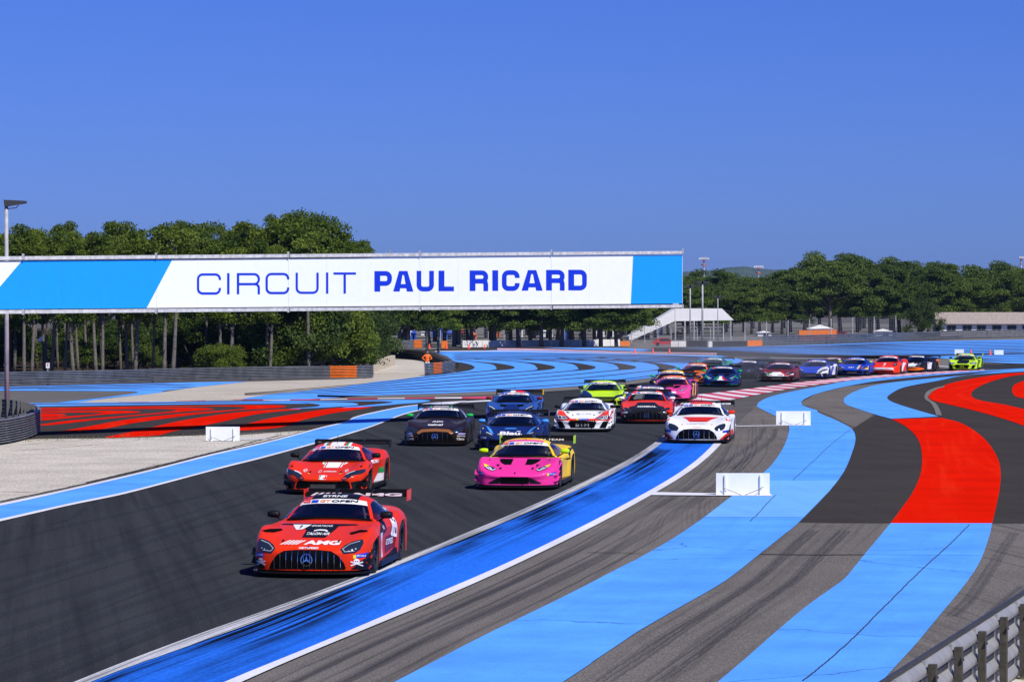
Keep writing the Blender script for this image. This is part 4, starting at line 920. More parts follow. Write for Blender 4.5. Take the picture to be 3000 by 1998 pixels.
# 3 pink
car, D, T, bv, _ = make_car('LAMBO', 1507, 1432, 7.5, 'pink racing car with yellow sides and lime wing tips beside the deep blue strip', C('pink'), roofc=C('yellow'), mirror_c=C('lime'), wing_c=C('lime'), number='10', scale=1.02, rear=(1.45, C('yellow')))
face_lambo(D, PY); canard(car, T, C('pink')); michelin(D, .86, .36)
v_, f_ = patch(T, 1.03, 1.22, -.8, .8, 3, 14, .006); link('roof_band', mesh('roof_band', v_, f_, True), C('pink'), car)
D(poly2([(1.46,.14),(3.05,.14),(3.15,.5),(3.05,.76),(2.9,.78),(1.4,.68),(1.44,.4)]), 'yellow_flank', C('yellow'), lift=.005, **DS)
D(poly2([(3.05,.72),(3.5,.9),(4.5,.86),(4.5,.3),(4.1,.5),(3.9,.78),(3.6,.82),(3.3,.76),(3.15,.6)]), 'dark_rear_flank', C('black'), lift=.006, **DS)
D(poly2([(2.0,.17),(2.25,.17),(2.3,.58),(2.1,.58)]), 'side_duct', MATBLK, lift=.010, **DS)
wy, wz, wh = T['wing']; tx = MB()
for X, H, fs in text_at('OREGON TEAM', .1, wz-.062, .045, .02, 1.6, .1, width=1.15):
    n = len(tx.v); tx.v += [(x, wy-.156, h) for x, h in zip(X, H)]; tx.f += [tuple(i+n for i in q) for q in fs]
bb = MB(); bb.box((0, wy-.148, wz-.035), (2*wh-.04, .012, .075)); bb.build('wing_band', PK, car); tx.build('lettering', PW, car)
sn = MB(); sn.prism([(-.16,2.5,1.10),(.16,2.5,1.10),(.10,2.5,1.21),(-.10,2.5,1.21)], (0,.5,0)); sn.build('roof_scoop', CARBON, car)
driver(car, T, 'driver in dark suit at the wheel of the pink car with yellow sides')
# 4 brown coupe
car, D, T, bv, _ = make_car('AMG', 1274, 1304, 3.2, 'dark brown and bronze racing coupe with green mirrors near the left edge of the track', C('brown'), mirror_c=C('green'), number='87')
face_amg(D, bars=DKCHROME, starc=CHROME, small=True, corner=C('brown')); D(poly2([(-.52,.37),(-.40,.44),(0,.462),(.40,.44),(.52,.37),(.60,.42),(.44,.53),(0,.56),(-.44,.53),(-.60,.42)]), 'bronze_nose', C('copper'), lift=.006); canard(car, T)
D(band([(1.5,.30),(2.1,.36),(2.6,.62)], .05), 'green_flash', C('green'), lift=.01, **DS); D(text_at('AIX', 0,.80,.05,.04,1.6,.1,width=.38), 'lettering', PW, lift=.009); D(text_at('telcel', -.05,.665,.075,.03,1.5,.15,width=.48), 'lettering', PW, lift=.009)
for s in (-1, 1): D(text_at('Claro', s*.80,.20,.075,.02,1.1,0,width=.22), 'lettering', PW, lift=.012); D(text_at('inbursa', s*.82,.31,.04,.02,1.1,0,width=.24), 'lettering', PW, lift=.012); D(poly2([(s*.84-.11,.37),(s*.84+.11,.37),(s*.84+.11,.42),(s*.84-.11,.42)]), 'sponsor_label', mat('label_lilac', (.35,.33,.7), .4), lift=.009)
for s in (-1, 1):
    v_, f_ = patch(T, 1.04, 1.9, s*.55, s*.62, 5, 3, .006); link('roof_stripe', mesh('roof_stripe', v_, f_, True), PG if False else C('green'), car)
D(text_at('AKKODIS', 0,1.375,.03,.02,1.4,0,width=.5), 'lettering', PW, lift=.01)
driver(car, T, 'driver at the wheel of the brown coupe with green mirrors')
# 5 navy
car, D, T, bv, _ = make_car('MID', 1491, 1317, 4.5, 'dark blue racing car with light blue mirrors and large white lettering on its nose', C('navy'), mirror_c=C('ltblue'), number='8', cls=PB)
face_ferrari(D, C('navy'), C('navy'), small=True); canard(car, T)
D(text_at('Blau', 0,.475,.13,.04,1.5,0,width=.64), 'lettering', PW, lift=.010); D(poly2([(.19,.60),(.31,.60),(.31,.622),(.19,.622)]), 'lettering', PW, lift=.010); D(text_at('FARMACEUTICA', .0,.44,.022,.02,1.2,0,width=.40), 'lettering', PW, lift=.010)
D(poly2([(-.24,.70),(.18,.70),(.12,.735),(-.16,.735)]), 'light_blue_flash', C('ltblue'), lift=.008)
for s in (-1, 1):
    f_ = (lambda q: q if s > 0 else mirror(q))
    D(poly2(f_([(.50,.50),(.60,.66),(.72,.76),(.80,.80),(.72,.70),(.62,.56)])), 'light_blue_flash', C('ltblue'), lift=.007)
    D(text_at('Blau', s*.80,.365,.075,.02,1.2,0,width=.18), 'lettering', PW, lift=.012); D(disc(s*.36,.50,.02), 'bonnet_pin', PY, lift=.01); D(disc(s*.86,.70,.02), 'bonnet_pin', PY, lift=.01)
D(poly2([(1.6,.2),(1.95,.2),(1.95,.66),(1.6,.66)]), 'number_panel', PW, lift=.006, **DS); D(text_at('8', 1.78,.28,.26,.03), 'race_number', PK, lift=.01, **DS)
D(disc(1.5,.55,.05), 'yellow_shield', PY, lift=.01, **DS)
driver(car, T, 'driver at the wheel of the dark blue car with light blue mirrors')
# 6 white coupe
car, D, T, bv, _ = make_car('AMG', 2040, 1297, 7, 'white racing coupe with red bonnet panel and red bumper corners, wheels on the blue strip', C('white'), mirror_c=C('red'), number='2', cls=PB, scale=1.05)
face_amg(D, small=True, corner=C('red')); canard(car, T); michelin(D, .90, .36, True)
D(poly2([(-.52,.885),(.62,.885),(.40,.78),(.30,.70),(-.26,.70),(-.36,.79)]), 'red_bonnet_panel', C('red'), lift=.006)
D(poly2([(-.24,.85),(.28,.85),(.24,.72),(-.20,.72)]), 'red_bonnet_scoop', C('red'), lift=.018)
D(text_at('LAKESTREET', 0,.60,.05,-.005,1.5,0,width=.62), 'lettering', mat('print_grey', (.35,.37,.42), .4), lift=.009); D(text_at('GETSPEED', 0,.495,.02,.02,1.2,0,width=.26), 'lettering', PR, lift=.009)
for s in (-1, 1):
    f_ = (lambda q: q if s > 0 else mirror(q)); D(poly2(f_([(.62,.05),(.70,.12),(.97,.37),(1.02,.30),(1.02,.05)])), 'red_corner', C('red'), lift=.012); D(poly2(f_([(.80,.16),(.93,.28),(.97,.16),(.90,.12)])), 'black_corner', CARBON, lift=.016)
    D(poly2(f_([(.86,.80),(.98,.84),(.98,.72),(.90,.72)])), 'red_fender_flash', C('red'), lift=.007); D(disc(s*.46,.595,.018), 'bonnet_pin', PR, lift=.01)
v_, f_ = patch(T, 1.03, 2.0, -.62, .62, 6, 14, .006); link('roof_panel', mesh('roof_panel', v_, f_, True), C('red'), car)
D(text_at('BWT MUCKE', 0,1.235,.04,.02,1.4,0,width=.5), 'lettering', PW, lift=.016) if False else None
D(poly2([(1.5,.14),(3.2,.14),(3.0,.34),(2.0,.22)]), 'red_sill', C('red'), lift=.005, **DS)
wy, wz, wh = T['wing']; tx = MB()
for X, H, fs in glyph_amg(0, wz-.058, .05, 1.66):
    n = len(tx.v); tx.v += [(x, wy-.156, h) for x, h in zip(X, H)]; tx.f += [tuple(i+n for i in q) for q in fs]
bb = MB(); bb.box((0, wy-.148, wz-.03), (2*wh-.04, .012, .08)); bb.build('wing_band', PK, car); tx.build('lettering', PW, car)
driver(car, T, 'driver at the wheel of the white coupe on the blue strip')
# 7 white and red
car, D, T, bv, _ = make_car('AUDI', 1706, 1263, 4.5, 'white racing car with red fenders and a dark grille plate between white corners', C('white'), number='16')
for s in (1, -1):
    f_ = (lambda q: q if s > 0 else mirror(q))
    D(poly2(f_([(.30,.42),(.46,.50),(.60,.62),(.72,.78),(.86,.82),(1.0,.80),(1.02,.42),(.92,.40),(.60,.40),(.50,.38)])), 'red_fender', C('red'), lift=.005)
    D(poly2(f_([(.50,.72),(.62,.78),(.70,.83),(.58,.70)])), 'fender_vent', MATBLK, lift=.007); D(disc(s*.38,.63,.024), 'bonnet_pin', PK, lift=.009)
D(poly2([(-.46,.47),(.46,.47),(.50,.40),(-.50,.40)]), 'red_nose', C('red'), lift=.005)
face_audi(D); canard(car, T, C('white'))
D(poly2([(-.28,.34),(.28,.34),(.26,.15),(-.26,.15)]), 'grille_plate', PK, lift=.014); D(text_at('B·I·M', 0,.19,.11,.0,1.2,0,width=.46), 'lettering', mat('print_silver', (.55,.56,.6), .4), lift=.02)
D(text_at('B·I·M', 0,.635,.075,-.005,1.2,0,width=.50), 'lettering', mat('print_grey', (.35,.37,.42), .4), lift=.009)
D(poly2([(-.22,.405),(.20,.405),(.20,.475),(-.22,.475)]), 'sponsor_label', PB, lift=.014); D(poly2([(-.22,.405),(-.14,.405),(-.14,.475),(-.22,.475)]), 'sponsor_label', PY, lift=.017); D(text_at('MICHELIN', .03,.425,.03,.01,1.2,0,width=.28), 'lettering', PW, lift=.018)
D(poly2([(1.5,.2),(2.2,.55),(3.1,.75),(3.1,.6),(2.2,.35),(1.7,.14)]), 'red_flash', C('red'), lift=.005, **DS)
driver(car, T, 'driver at the wheel of the white car with red fenders')
# 8 blue mclaren-like
car, D, T, bv, _ = make_car('MCL', 1494, 1233, 5, 'blue racing car with a dark bonnet panel and red mirrors, behind the dark blue one', mat('paint_mid_blue', (.03,.11,.42), .3, .2, 1, .03), mirror_c=C('dred'), wing_c=PY, number='33', cls=PB)
face_mcl(D); D(poly2([(-.24,.72),(.30,.72),(.34,.45),(-.30,.45)]), 'dark_bonnet_panel', C('navy'), lift=.006); michelin(D, .86, .22, True)
v_, f_ = patch(T, 1.05, 1.6, 0.05, .75, 4, 8, .006); link('roof_panel', mesh('roof_panel', v_, f_, True), PR, car); v_, f_ = patch(T, 1.05, 1.6, -.3, .05, 4, 6, .006); link('roof_panel', mesh('roof_panel', v_, f_, True), PW, car)
for s in (1, -1):
    f_ = (lambda q: q if s > 0 else mirror(q)); D(poly2(f_([(.48,.20),(.62,.12),(.90,.16),(.86,.10),(.5,.12)])), 'blue_blade', C('ltblue'), lift=.014)
driver(car, T, 'driver at the wheel of the blue car with the dark bonnet panel')
# 9 black and red coupe
car, D, T, bv, _ = make_car('AMG', 1894, 1239, 3, 'red and black racing coupe with a black bonnet and white mirrors in mid pack', C('red'), mirror_c=C('white'), number='96')
D(poly2([(-.34,.88),(.30,.88),(.46,.72),(.66,.66),(.70,.45),(.86,.36),(.92,.10),(-.92,.10),(-.86,.36),(-.70,.45),(-.66,.66),(-.44,.72)]), 'black_bonnet', PK, lift=.005)
face_amg(D, bars=DKCHROME, starc=DKCHROME, small=True, corner=CARBON); D(text_at('ADMIRAL', 0,.64,.06,.04,1.5,0,width=.74), 'lettering', PW, lift=.010)
for s in (-1, 1): D(poly2([(s*.83-.11,.40),(s*.83+.11,.40),(s*.83+.11,.455),(s*.83-.11,.455)]), 'sponsor_label', PW, lift=.009); D(ring(s*.82,.29,.03,.012), 'sponsor_label', PW, lift=.009)
D(poly2([(-.99,.055),(-.4,.055),(-.4,.08),(-.99,.09)])+poly2([(.4,.055),(.99,.055),(.99,.09),(.4,.08)]), 'red_lip', C('red'), lift=.012)
v_, f_ = patch(T, 1.03, 2.0, -.62, .62, 6, 14, .006); link('roof_panel', mesh('roof_panel', v_, f_, True), PK, car)
driver(car, T, 'driver at the wheel of the red coupe with the black bonnet')
# 10 lime
car, D, T, bv, _ = make_car('MID', 1763, 1192, 3.5, 'fluorescent lime racing car with one dark fender, behind the white and red one', C('lime'), number='7', cls=PB)
face_ferrari(D, C('lime'), CARBON, strip=LENS, small=True); D(poly2([(-1.02,.50),(-1.02,.80),(-.72,.80),(-.50,.62),(-.42,.50),(-.62,.40)]), 'dark_fender', C('navy'), lift=.007)
# 11 purple-white behind
car, D, T, bv, _ = make_car('AMG', 1899, 1219, 4, 'dark purple and white racing coupe half hidden behind the black bonneted coupe', C('purple'), mirror_c=C('white'), cls=PR, small=True)
face_amg(D, small=True, bars=DKCHROME); D(poly2([(.60,.60),(.80,.74),(1.0,.74),(1.0,.5),(.85,.5)]), 'white_flash', PW, lift=.006)
v_, f_ = patch(T, 1.03, 1.8, -.9, -.62, 5, 4, .006); link('roof_stripe', mesh('roof_stripe', v_, f_, True), PW, car)
# 12 second pink
car, D, T, bv, _ = make_car('LAMBO', 1958, 1172, 9, 'dusty pink racing car with orange and purple striped sides, further back', C('pink2'), roofc=C('orange'), wing_c=C('purple'), cls=PR, small=True)
face_lambo(D, PG, True); D(poly2([(1.46,.14),(2.1,.14),(2.2,.7),(1.4,.68)]), 'yellow_flank', C('yellow'), lift=.005, **DS); D(poly2([(2.1,.14),(4.5,.3),(4.4,.85),(2.2,.7)]), 'purple_flank', C('purple'), lift=.005, **DS); D(poly2([(2.5,.14),(2.7,.14),(2.9,.75),(2.7,.75)])+poly2([(3.0,.2),(3.15,.2),(3.3,.78),(3.15,.78)]), 'yellow_stripe', C('yellow'), lift=.01, **DS)
# 13
car, D, T, bv, _ = make_car('LAMBO', 1958, 1150, 8, 'purple and yellow racing car almost hidden behind the dusty pink one', C('purple'), roofc=C('yellow'), mirror_c=C('green'), small=True); face_lambo(D, PY, True)
# 14
car, D, T, bv, _ = make_car('MCL', 2016, 1122, 16, 'orange red and black racing car with its flank turned to the right, smoke around it', C('orange'), mirror_c=C('green'), small=True)
D(poly2([(-1,.10),(.30,.10),(.40,.45),(.30,.72),(-.6,.72),(-1.0,.70)]), 'black_bonnet', PK, lift=.005); face_mcl(D, True)
# 15
car, D, T, bv, _ = make_car('MID', 2072, 1099, 14, 'teal and green racing car seen only above the car in front', C('teal'), mirror_c=C('green'), small=True); face_ferrari(D, C('teal'), CARBON, small=True)
# 16
car, D, T, bv, _ = make_car('LAMBO', 2110, 1132, 7, 'dark blue racing car outlined in green with an Italian tricolour on its nose', C('navy'), mirror_c=C('green'), small=True)
face_lambo(D, PG, True)
for s in (1, -1):
    D(band([(s*.86,.70),(s*.70,.50),(s*.62,.40)], .03)+band([(s*.95,.50),(s*.75,.62)], .03)+band([(s*.3,.10),(s*.9,.14)], .028), 'green_outline', C('green'), lift=.014)
D(poly2([(-.30,.40),(-.12,.42),(-.10,.62),(-.16,.62),(-.20,.50),(-.42,.36)]), 'green_band', PG, lift=.012); D(poly2([(-.20,.36),(.20,.36),(.08,.46),(.06,.62),(-.08,.62),(-.08,.46)]), 'white_band', PW, lift=.013); D(poly2([(.42,.36),(.30,.40),(.16,.50),(.12,.62),(.07,.62),(.10,.46),(.22,.36)]), 'red_band', PR, lift=.014)
D(band([(1.5,.2),(2.2,.3),(3.0,.7)], .07)+band([(2.2,.7),(3.4,.4)], .06)+band([(1.5,.6),(2.0,.5)], .06), 'green_outline', C('green'), lift=.01, **DS)
# 17
car, D, T, bv, _ = make_car('MID', 2160, 1109, 22, 'black racing car with its long flank showing, behind the green outlined one', C('black'), small=True); face_ferrari(D, C('black'), CARBON, small=True); D(band([(1.6,.6),(2.8,.55)], .04), 'white_flash', PW, lift=.008, **DS)
# 18
car, D, T, bv, _ = make_car('MID', 2275, 1117, 11, 'dark red racing car with a swooping Italian tricolour across its nose', C('dred'), small=True)
face_ferrari(D, C('dred'), CARBON, small=True)
D(poly2([(-.62,.36),(-.40,.46),(-.26,.60),(.18,.60),(.36,.46),(.70,.34),(.5,.32),(-.5,.32)]), 'white_band', PW, lift=.009); D(poly2([(-.70,.37),(-.46,.50),(-.32,.62),(-.22,.62),(-.36,.47),(-.58,.35)]), 'green_band', PG, lift=.012); D(poly2([(.14,.62),(.24,.62),(.46,.48),(.72,.37),(.60,.35),(.34,.46)]), 'red_band', PR, lift=.012); D(poly2([(.72,.40),(.95,.52),(.95,.44)]), 'white_band', PW, lift=.01)
# 19
car, D, T, bv, _ = make_car('MID', 2376, 1107, 15, 'blue and white racing car with a white right fender', C('cobalt'), small=True); face_ferrari(D, C('cobalt'), C('white'), small=True)
D(poly2([(.34,.32),(.40,.52),(.50,.72),(.60,.78),(1.02,.80),(1.02,.10),(.7,.12),(.5,.28)]), 'white_fender', C('white'), lift=.007); D(poly2([(1.4,.14),(3.4,.14),(4.5,.5),(4.4,.86),(2.2,.74),(1.3,.7)]), 'white_flank', C('white'), lift=.005, **DS); D(poly2([(1.9,.14),(2.5,.14),(3.0,.6),(2.6,.7)]), 'blue_flash', C('cobalt'), lift=.009, **DS)
# 20
car, D, T, bv, _ = make_car('MID', 2415, 1098, 20, 'dark red racing car with orange flank panels behind the blue and white one', C('dred'), small=True); face_ferrari(D, C('dred'), C('red'), small=True); D(poly2([(1.5,.2),(3.2,.2),(3.4,.6),(1.7,.6)]), 'orange_flank', C('red'), lift=.005, **DS); D(disc(2.2,.4,.12), 'yellow_disc', PY, lift=.01, **DS)
# 21
car, D, T, bv, _ = make_car('MID', 2496, 1099, 13, 'bright blue racing car with tricolour bands on the right of its bonnet', C('cobalt'), mirror_c=C('lime'), small=True); face_ferrari(D, C('cobalt'), CARBON, small=True)
D(text_at('WRT', -.10,.49,.08,.03,1.3,0,width=.38), 'lettering', PW, lift=.009); D(poly2([(.20,.42),(.28,.72),(.36,.72),(.30,.42)]), 'green_band', PG, lift=.008); D(poly2([(.30,.42),(.36,.72),(.42,.72),(.38,.42)]), 'white_band', PW, lift=.009); D(poly2([(.38,.42),(.42,.72),(.50,.72),(.48,.42)]), 'red_band', PR, lift=.010)
for s in (1, -1): D(poly2([(s*.56,.42),(s*.96,.66),(s*1.0,.42)]) , 'yellow_corner', PY, lift=.006)
# 22
car, D, T, bv, _ = make_car('PORSCHE', 2588, 1096, 16, 'red racing car with round headlamps and white bumper, flank striped white', C('red'), mirror_c=C('red'), small=True); face_porsche(D)
D(poly2([(-.62,.44),(.62,.44),(.7,.30),(-.7,.30)]), 'white_nose', PW, lift=.007); D(ring(-.02,.60,.06,.02), 'race_number', PW, lift=.009); D(poly2([(-.10,.80),(.02,.80),(.02,.70),(-.10,.70)]), 'white_patch', PW, lift=.009)
D(poly2([(1.5,.14),(2.4,.14),(3.2,.7),(2.6,.74)]), 'white_band', PW, lift=.008, **DS); D(poly2([(3.0,.14),(3.4,.14),(4.4,.6),(4.4,.85)]), 'white_band', PW, lift=.008, **DS)
# 23
car, D, T, bv, _ = make_car('MCL', 2658, 1089, 24, 'black, white and orange racing car tucked behind the red one with round headlamps', C('black'), small=True); face_mcl(D, True)
D(poly2([(-.2,.34),(.52,.34),(.62,.50),(.5,.62),(.2,.70),(-.1,.60)]), 'white_bonnet', PW, lift=.006); D(poly2([(.1,.12),(.98,.12),(.98,.30),(.6,.36),(.1,.26)]), 'orange_bumper', C('orange'), lift=.011); D(poly2([(1.5,.14),(2.6,.14),(2.8,.6),(1.8,.66)]), 'white_flank', PW, lift=.006, **DS); D(poly2([(3.2,.2),(3.5,.8),(4.5,.8),(4.5,.4)]), 'orange_flank', C('orange'), lift=.006, **DS)
# 24
car, D, T, bv, _ = make_car('AUDI', 2818, 1084, 15, 'fluorescent green and black racing car running alone at the back, numbered 777', C('lime'), wing_c=C('lime'), small=True)
D(poly2([(-.36,.80),(.36,.80),(.44,.58),(.30,.48),(-.30,.48),(-.44,.58)]), 'black_bonnet', PK, lift=.006); face_audi(D); D(text_at('777', 0,.17,.16,.0,1.0,0,width=.32), 'race_number', C('lime'), lift=.016)
D(poly2([(1.5,.16),(2.2,.16),(3.0,.7),(2.2,.7)]), 'black_flash', PK, lift=.006, **DS); D(poly2([(3.1,.2),(3.4,.8),(3.7,.9),(4.4,.86),(4.4,.6)]), 'black_flash', PK, lift=.006, **DS)
# ------------------------------------------------------------------ trees
def leaf_mat(name, a, b, sc_=.5):
    m, t, p = new_mat(name); L = t.links.new
    p.inputs['Roughness'].default_value = .6; p.inputs['Specular IOR Level'].default_value = .2
    tc = N(t, 'TexCoord'); oi = N(t, 'ObjectInfo'); no = N(t, 'TexNoise'); no.inputs['Scale'].default_value = sc_; no.inputs['Detail'].default_value = 5
    L(tc.outputs['Object'], no.inputs['Vector'])
    ad = N(t, 'Math', operation='MULTIPLY_ADD'); L(oi.outputs['Random'], ad.inputs[0]); ad.inputs[1].default_value = .35; L(no.outputs[0], ad.inputs[2])
    r = N(t, 'ValToRGB'); r.color_ramp.elements[0].position = .35; r.color_ramp.elements[1].position = .95
    r.color_ramp.elements[0].color = (*a, 1); r.color_ramp.elements[1].color = (*b, 1)
    L(ad.outputs[0], r.inputs[0]); L(r.outputs[0], p.inputs['Base Color'])
    tr = N(t, 'BsdfTranslucent'); L(r.outputs[0], tr.inputs['Color']); mxs = N(t, 'MixShader'); mxs.inputs[0].default_value = .25
    L(p.outputs[0], mxs.inputs[1]); L(tr.outputs[0], mxs.inputs[2]); L(mxs.outputs[0], t.nodes['Material Output'].inputs[0]); return m
LEAF_L = leaf_mat('pine_needles_bright', (.038,.080,.008), (.165,.225,.024))
LEAF_R = leaf_mat('pine_needles_dark', (.032,.070,.012), (.125,.185,.028))
LEAF_B = leaf_mat('shrub_leaves', (.030,.060,.012), (.085,.130,.025))
BARK = mat('pine_bark', (.13,.115,.10), .9, var=.4, scale=6, bump=.5)
def tufts(cen, rad, n, size, rng):
    """n small crossed leaf faces over the shell of one leaf pad, lit side up"""
    d = rng.normal(size=(n, 3)); d /= np.linalg.norm(d, axis=1)[:, None]; d[:, 2] = np.where(d[:, 2] < -.35, -d[:, 2], d[:, 2])
    r = rng.uniform(.25, 1.30, (n, 1))**.6*np.where(rng.random((n,1))<.08, 1.25, 1.0); p = cen+d*r*rad
    out = []
    u = rng.normal(size=(n, 3))+d*.4; u /= np.linalg.norm(u, axis=1)[:, None]
    w_ = np.cross(u, rng.normal(size=(n, 3))); w_ /= np.linalg.norm(w_, axis=1)[:, None]
    s = size*rng.uniform(.6, 1.3, (n, 1))
    return np.stack([p-u*s, p-w_*s*.7, p+u*s, p+w_*s*.7], 1)          # n,4,3
def blob(cen, rad, rng):
    v = []; f = []
    for i in range(5):
        for k in range(8):
            th, ph = math.pi*(i+.5)/5, 2*math.pi*k/8
            v.append(cen+np.array([math.sin(th)*math.cos(ph), math.sin(th)*math.sin(ph), math.cos(th)])*rad*rng.uniform(.28, .45))
    for i in range(4):
        for k in range(8): f.append((i*8+k, i*8+(k+1) % 8, (i+1)*8+(k+1) % 8, (i+1)*8+k))
    f.append(tuple(range(8))); f.append(tuple(range(32, 40))[::-1]); return v, f
def crown_mesh(seed, kind):
    rng = np.random.default_rng(seed); Q = []; v = []; f = []
    pads = []
    if kind == 'pine':                                   # unit tree 10 m tall
        nb = 30; lean = rng.normal(0, .3, 2)
        for k in range(nb):
            z = 3.6+6.0*rng.uniform(0, 1)**.75; q = (z-3.6)/6.0
            rr = (2.7*math.sqrt(max(.04, 1-(q-.30)**2/.62)))*rng.uniform(.25, 1.0)**.6; a = rng.uniform(0, 6.28)
            pads.append((np.array([rr*math.cos(a)+lean[0]*q, rr*math.sin(a)+lean[1]*q, z]), np.array([.92, .92, .46])*rng.uniform(.5, 1.3)))
        pads.append((np.array([lean[0], lean[1], 9.3]), np.array([.9, .9, .6])))
        n, sz = 470, .085
    elif kind == 'tall':
        for k in range(22):
            q = rng.uniform(0, 1); z = 4.0+6.2*q; rr = 1.25*math.sqrt(max(.05, 1-(q-.35)**2*1.7))*rng.uniform(.2, 1); a = rng.uniform(0, 6.28)
            pads.append((np.array([rr*math.cos(a), rr*math.sin(a), z]), np.array([.8, .8, .6])*rng.uniform(.6, 1.1)))
        n, sz = 400, .08
    elif kind == 'umbrella':
        for k in range(46):
            a = rng.uniform(0, 6.28); rr = 4.3*math.sqrt(rng.uniform(0, 1)); z = 2.5+6.2*math.sqrt(max(0, 1-(rr/5.0)**2))*rng.uniform(.12, 1.08)**.7
            pads.append((np.array([rr*math.cos(a), rr*math.sin(a), z]), np.array([1.25, 1.25, .55])*rng.uniform(.5, 1.3)))
        n, sz = 430, .125
    elif kind == 'low':
        for k in range(60):
            a = rng.uniform(0, 6.28); rr = 4.2*math.sqrt(rng.uniform(0, 1)); z = 1.9+6.7*math.sqrt(max(0, 1-(rr/4.9)**2))*rng.uniform(.05, 1.08)**.85
            pads.append((np.array([rr*math.cos(a), rr*math.sin(a), z]), np.array([1.2, 1.2, .55])*rng.uniform(.5, 1.35)))
        n, sz = 400, .125
    else:                                                # shrub, 3.4 m tall
        for k in range(26):
            a = rng.uniform(0, 6.28); rr = 1.7*math.sqrt(rng.uniform(0, 1)); z = .3+2.7*math.sqrt(max(0, 1-(rr/2.0)**2))*rng.uniform(.2, 1)
            pads.append((np.array([rr*math.cos(a), rr*math.sin(a), z]), np.array([.6, .6, .5])*rng.uniform(.7, 1.25)))
        n, sz = 420, .055
    for c, r in pads:
        bv, bf = blob(c, r, rng); n0 = len(v); v += [tuple(p) for p in bv]; f += [tuple(i+n0 for i in q) for q in bf]
        Q.append(tufts(c, r, n, sz, rng))
    Q = np.concatenate(Q); n0 = len(v); v += [tuple(p) for p in Q.reshape(-1, 3)]
    f += [(n0+4*i, n0+4*i+1, n0+4*i+2, n0+4*i+3) for i in range(len(Q))]
    return mesh('crown', v, f), pads
def trunk_mesh(seed, pads, h=9.0, r=.19, bend=.5):
    rng = np.random.default_rng(seed); b = MB(); a = rng.uniform(0, 6.28); dx, dy = bend*math.cos(a), bend*math.sin(a)
    top = lambda z: Vector((dx*math.sin(z/h*2.2), dy*math.sin(z/h*2.2), z))
    b.tube([top(h*i/9)-Vector((0,0,.1 if i == 0 else 0)) for i in range(10)], r*1.15, 9, r*.35)
    for c, rd in pads[::3]:
        z0 = max(h*.35, c[2]-1.6*rng.uniform(.5, 1)); p0 = top(min(z0, h*.95)); p1 = Vector(c); mid = (p0+p1)/2+Vector((0, 0, -.15))
        b.tube([p0, mid, p1], .075, 5, .02)
    return mesh('trunk', b.v, b.f, True)
TREES = {}
for kind, cnt in (('pine', 4), ('tall', 2), ('umbrella', 4), ('low', 4), ('shrub', 3)):
    TREES[kind] = []
    for i in range(cnt):
        cm_, pads = crown_mesh(100+i*7+len(kind), kind)
        if kind == 'shrub': tm_ = trunk_mesh(i, pads, 1.6, .06, .1)
        else: tm_ = trunk_mesh(50+i, pads, 7.2 if kind in ('umbrella', 'low') else 9.0, .26 if kind in ('umbrella', 'low') else .125, .25)
        TREES[kind].append((cm_, tm_))
_leafvar = {}
def tree(kind, x, y, s, leaf, label, group, cat='tree', sxy=None, name='pine_tree', v=None, z=0):
    cm_, tm_ = random.choice(TREES[kind]) if v is None else TREES[kind][v % len(TREES[kind])]
    k = (cm_.name, leaf.name)
    if k not in _leafvar:
        c2 = cm_.copy(); c2.materials.clear(); c2.materials.append(leaf); c2.name = 'crown'; _leafvar[k] = c2
    if not tm_.materials: tm_.materials.append(BARK)
    root = empty(name, (x, y, z), random.uniform(0, 6.28), label, cat, group)
    root.scale = (sxy or s, sxy or s, s)
    for nm, me in (('trunk', tm_), ('crown', _leafvar[k])):
        o = bpy.data.objects.new(nm, me); COL.objects.link(o); o.parent = root
    return root
def sky_y(tab, x): return float(np.interp(x, [p[0] for p in tab], [p[1] for p in tab]))
SKL = [(-200,670),(0,675),(60,700),(130,668),(200,670),(300,690),(360,660),(420,690),(500,668),(560,662),(620,672),(680,672),(740,690),(800,660),(860,655),(930,668),(1000,690),(1050,735),(1120,760),(1200,800)]
SKR = [(1950,800),(2000,785),(2070,785),(2150,800),(2200,800),(2260,790),(2300,792),(2330,775),(2380,748),(2440,735),(2500,752),(2560,760),(2620,755),(2700,772),(2760,765),(2830,788),(2900,765),(2960,772),(3100,775)]
LG = 'pines of the wood behind the left guardrail'; LLB = 'pine with bare grey trunk in the dense wood behind the left guardrail'
rs = random.Random(11)
for row, (Z, n) in enumerate(((196,15), (206,14), (218,13), (232,13), (248,12))):
    for i in range(n):
        px = -150+1215*(i+.5+rs.uniform(-.35,.35))/n
        if px > 1050 - row*4: continue
        Zt = Z+rs.uniform(-4, 4)+max(0, (px-300))*.012; ty = sky_y(SKL, px)+rs.choice((-16, -4, 6, 18, 34, 50))+rs.uniform(-5, 8)+(14 if row < 1 else 0)
        h = CAM_H+(895-ty)*Zt/FPX
        tree('pine' if rs.random() < .7 else 'tall', (px-1500)*Zt/FPX, Zt, h/10.0, LEAF_L, LLB, LG, sxy=h/10*rs.uniform(.7,1.05))
tree('tall', V(745,640,203).x, 203, (V(745,640,203).z)/10.4, LEAF_L, 'slender pine rising highest behind the banner, left of the tall broad crowns', None, sxy=1.0)
for px, ty, Z, k, lb_ in ((845,628,204,1.05,'broad tall pine whose crown rises highest above the letters UIT of the banner'),(905,640,201,1.05,'broad tall pine over the gap between the two words on the banner left part'),(955,662,205,.9,'pine standing just right of the tallest broad crown above the banner'),(1035,705,202,.62,'small ragged pine, last on the right above the banner')):
    tree('pine', (px-1500)*Z/FPX, Z, (CAM_H+(895-ty)*Z/FPX)/9.9, LEAF_L, lb_, None, sxy=k)
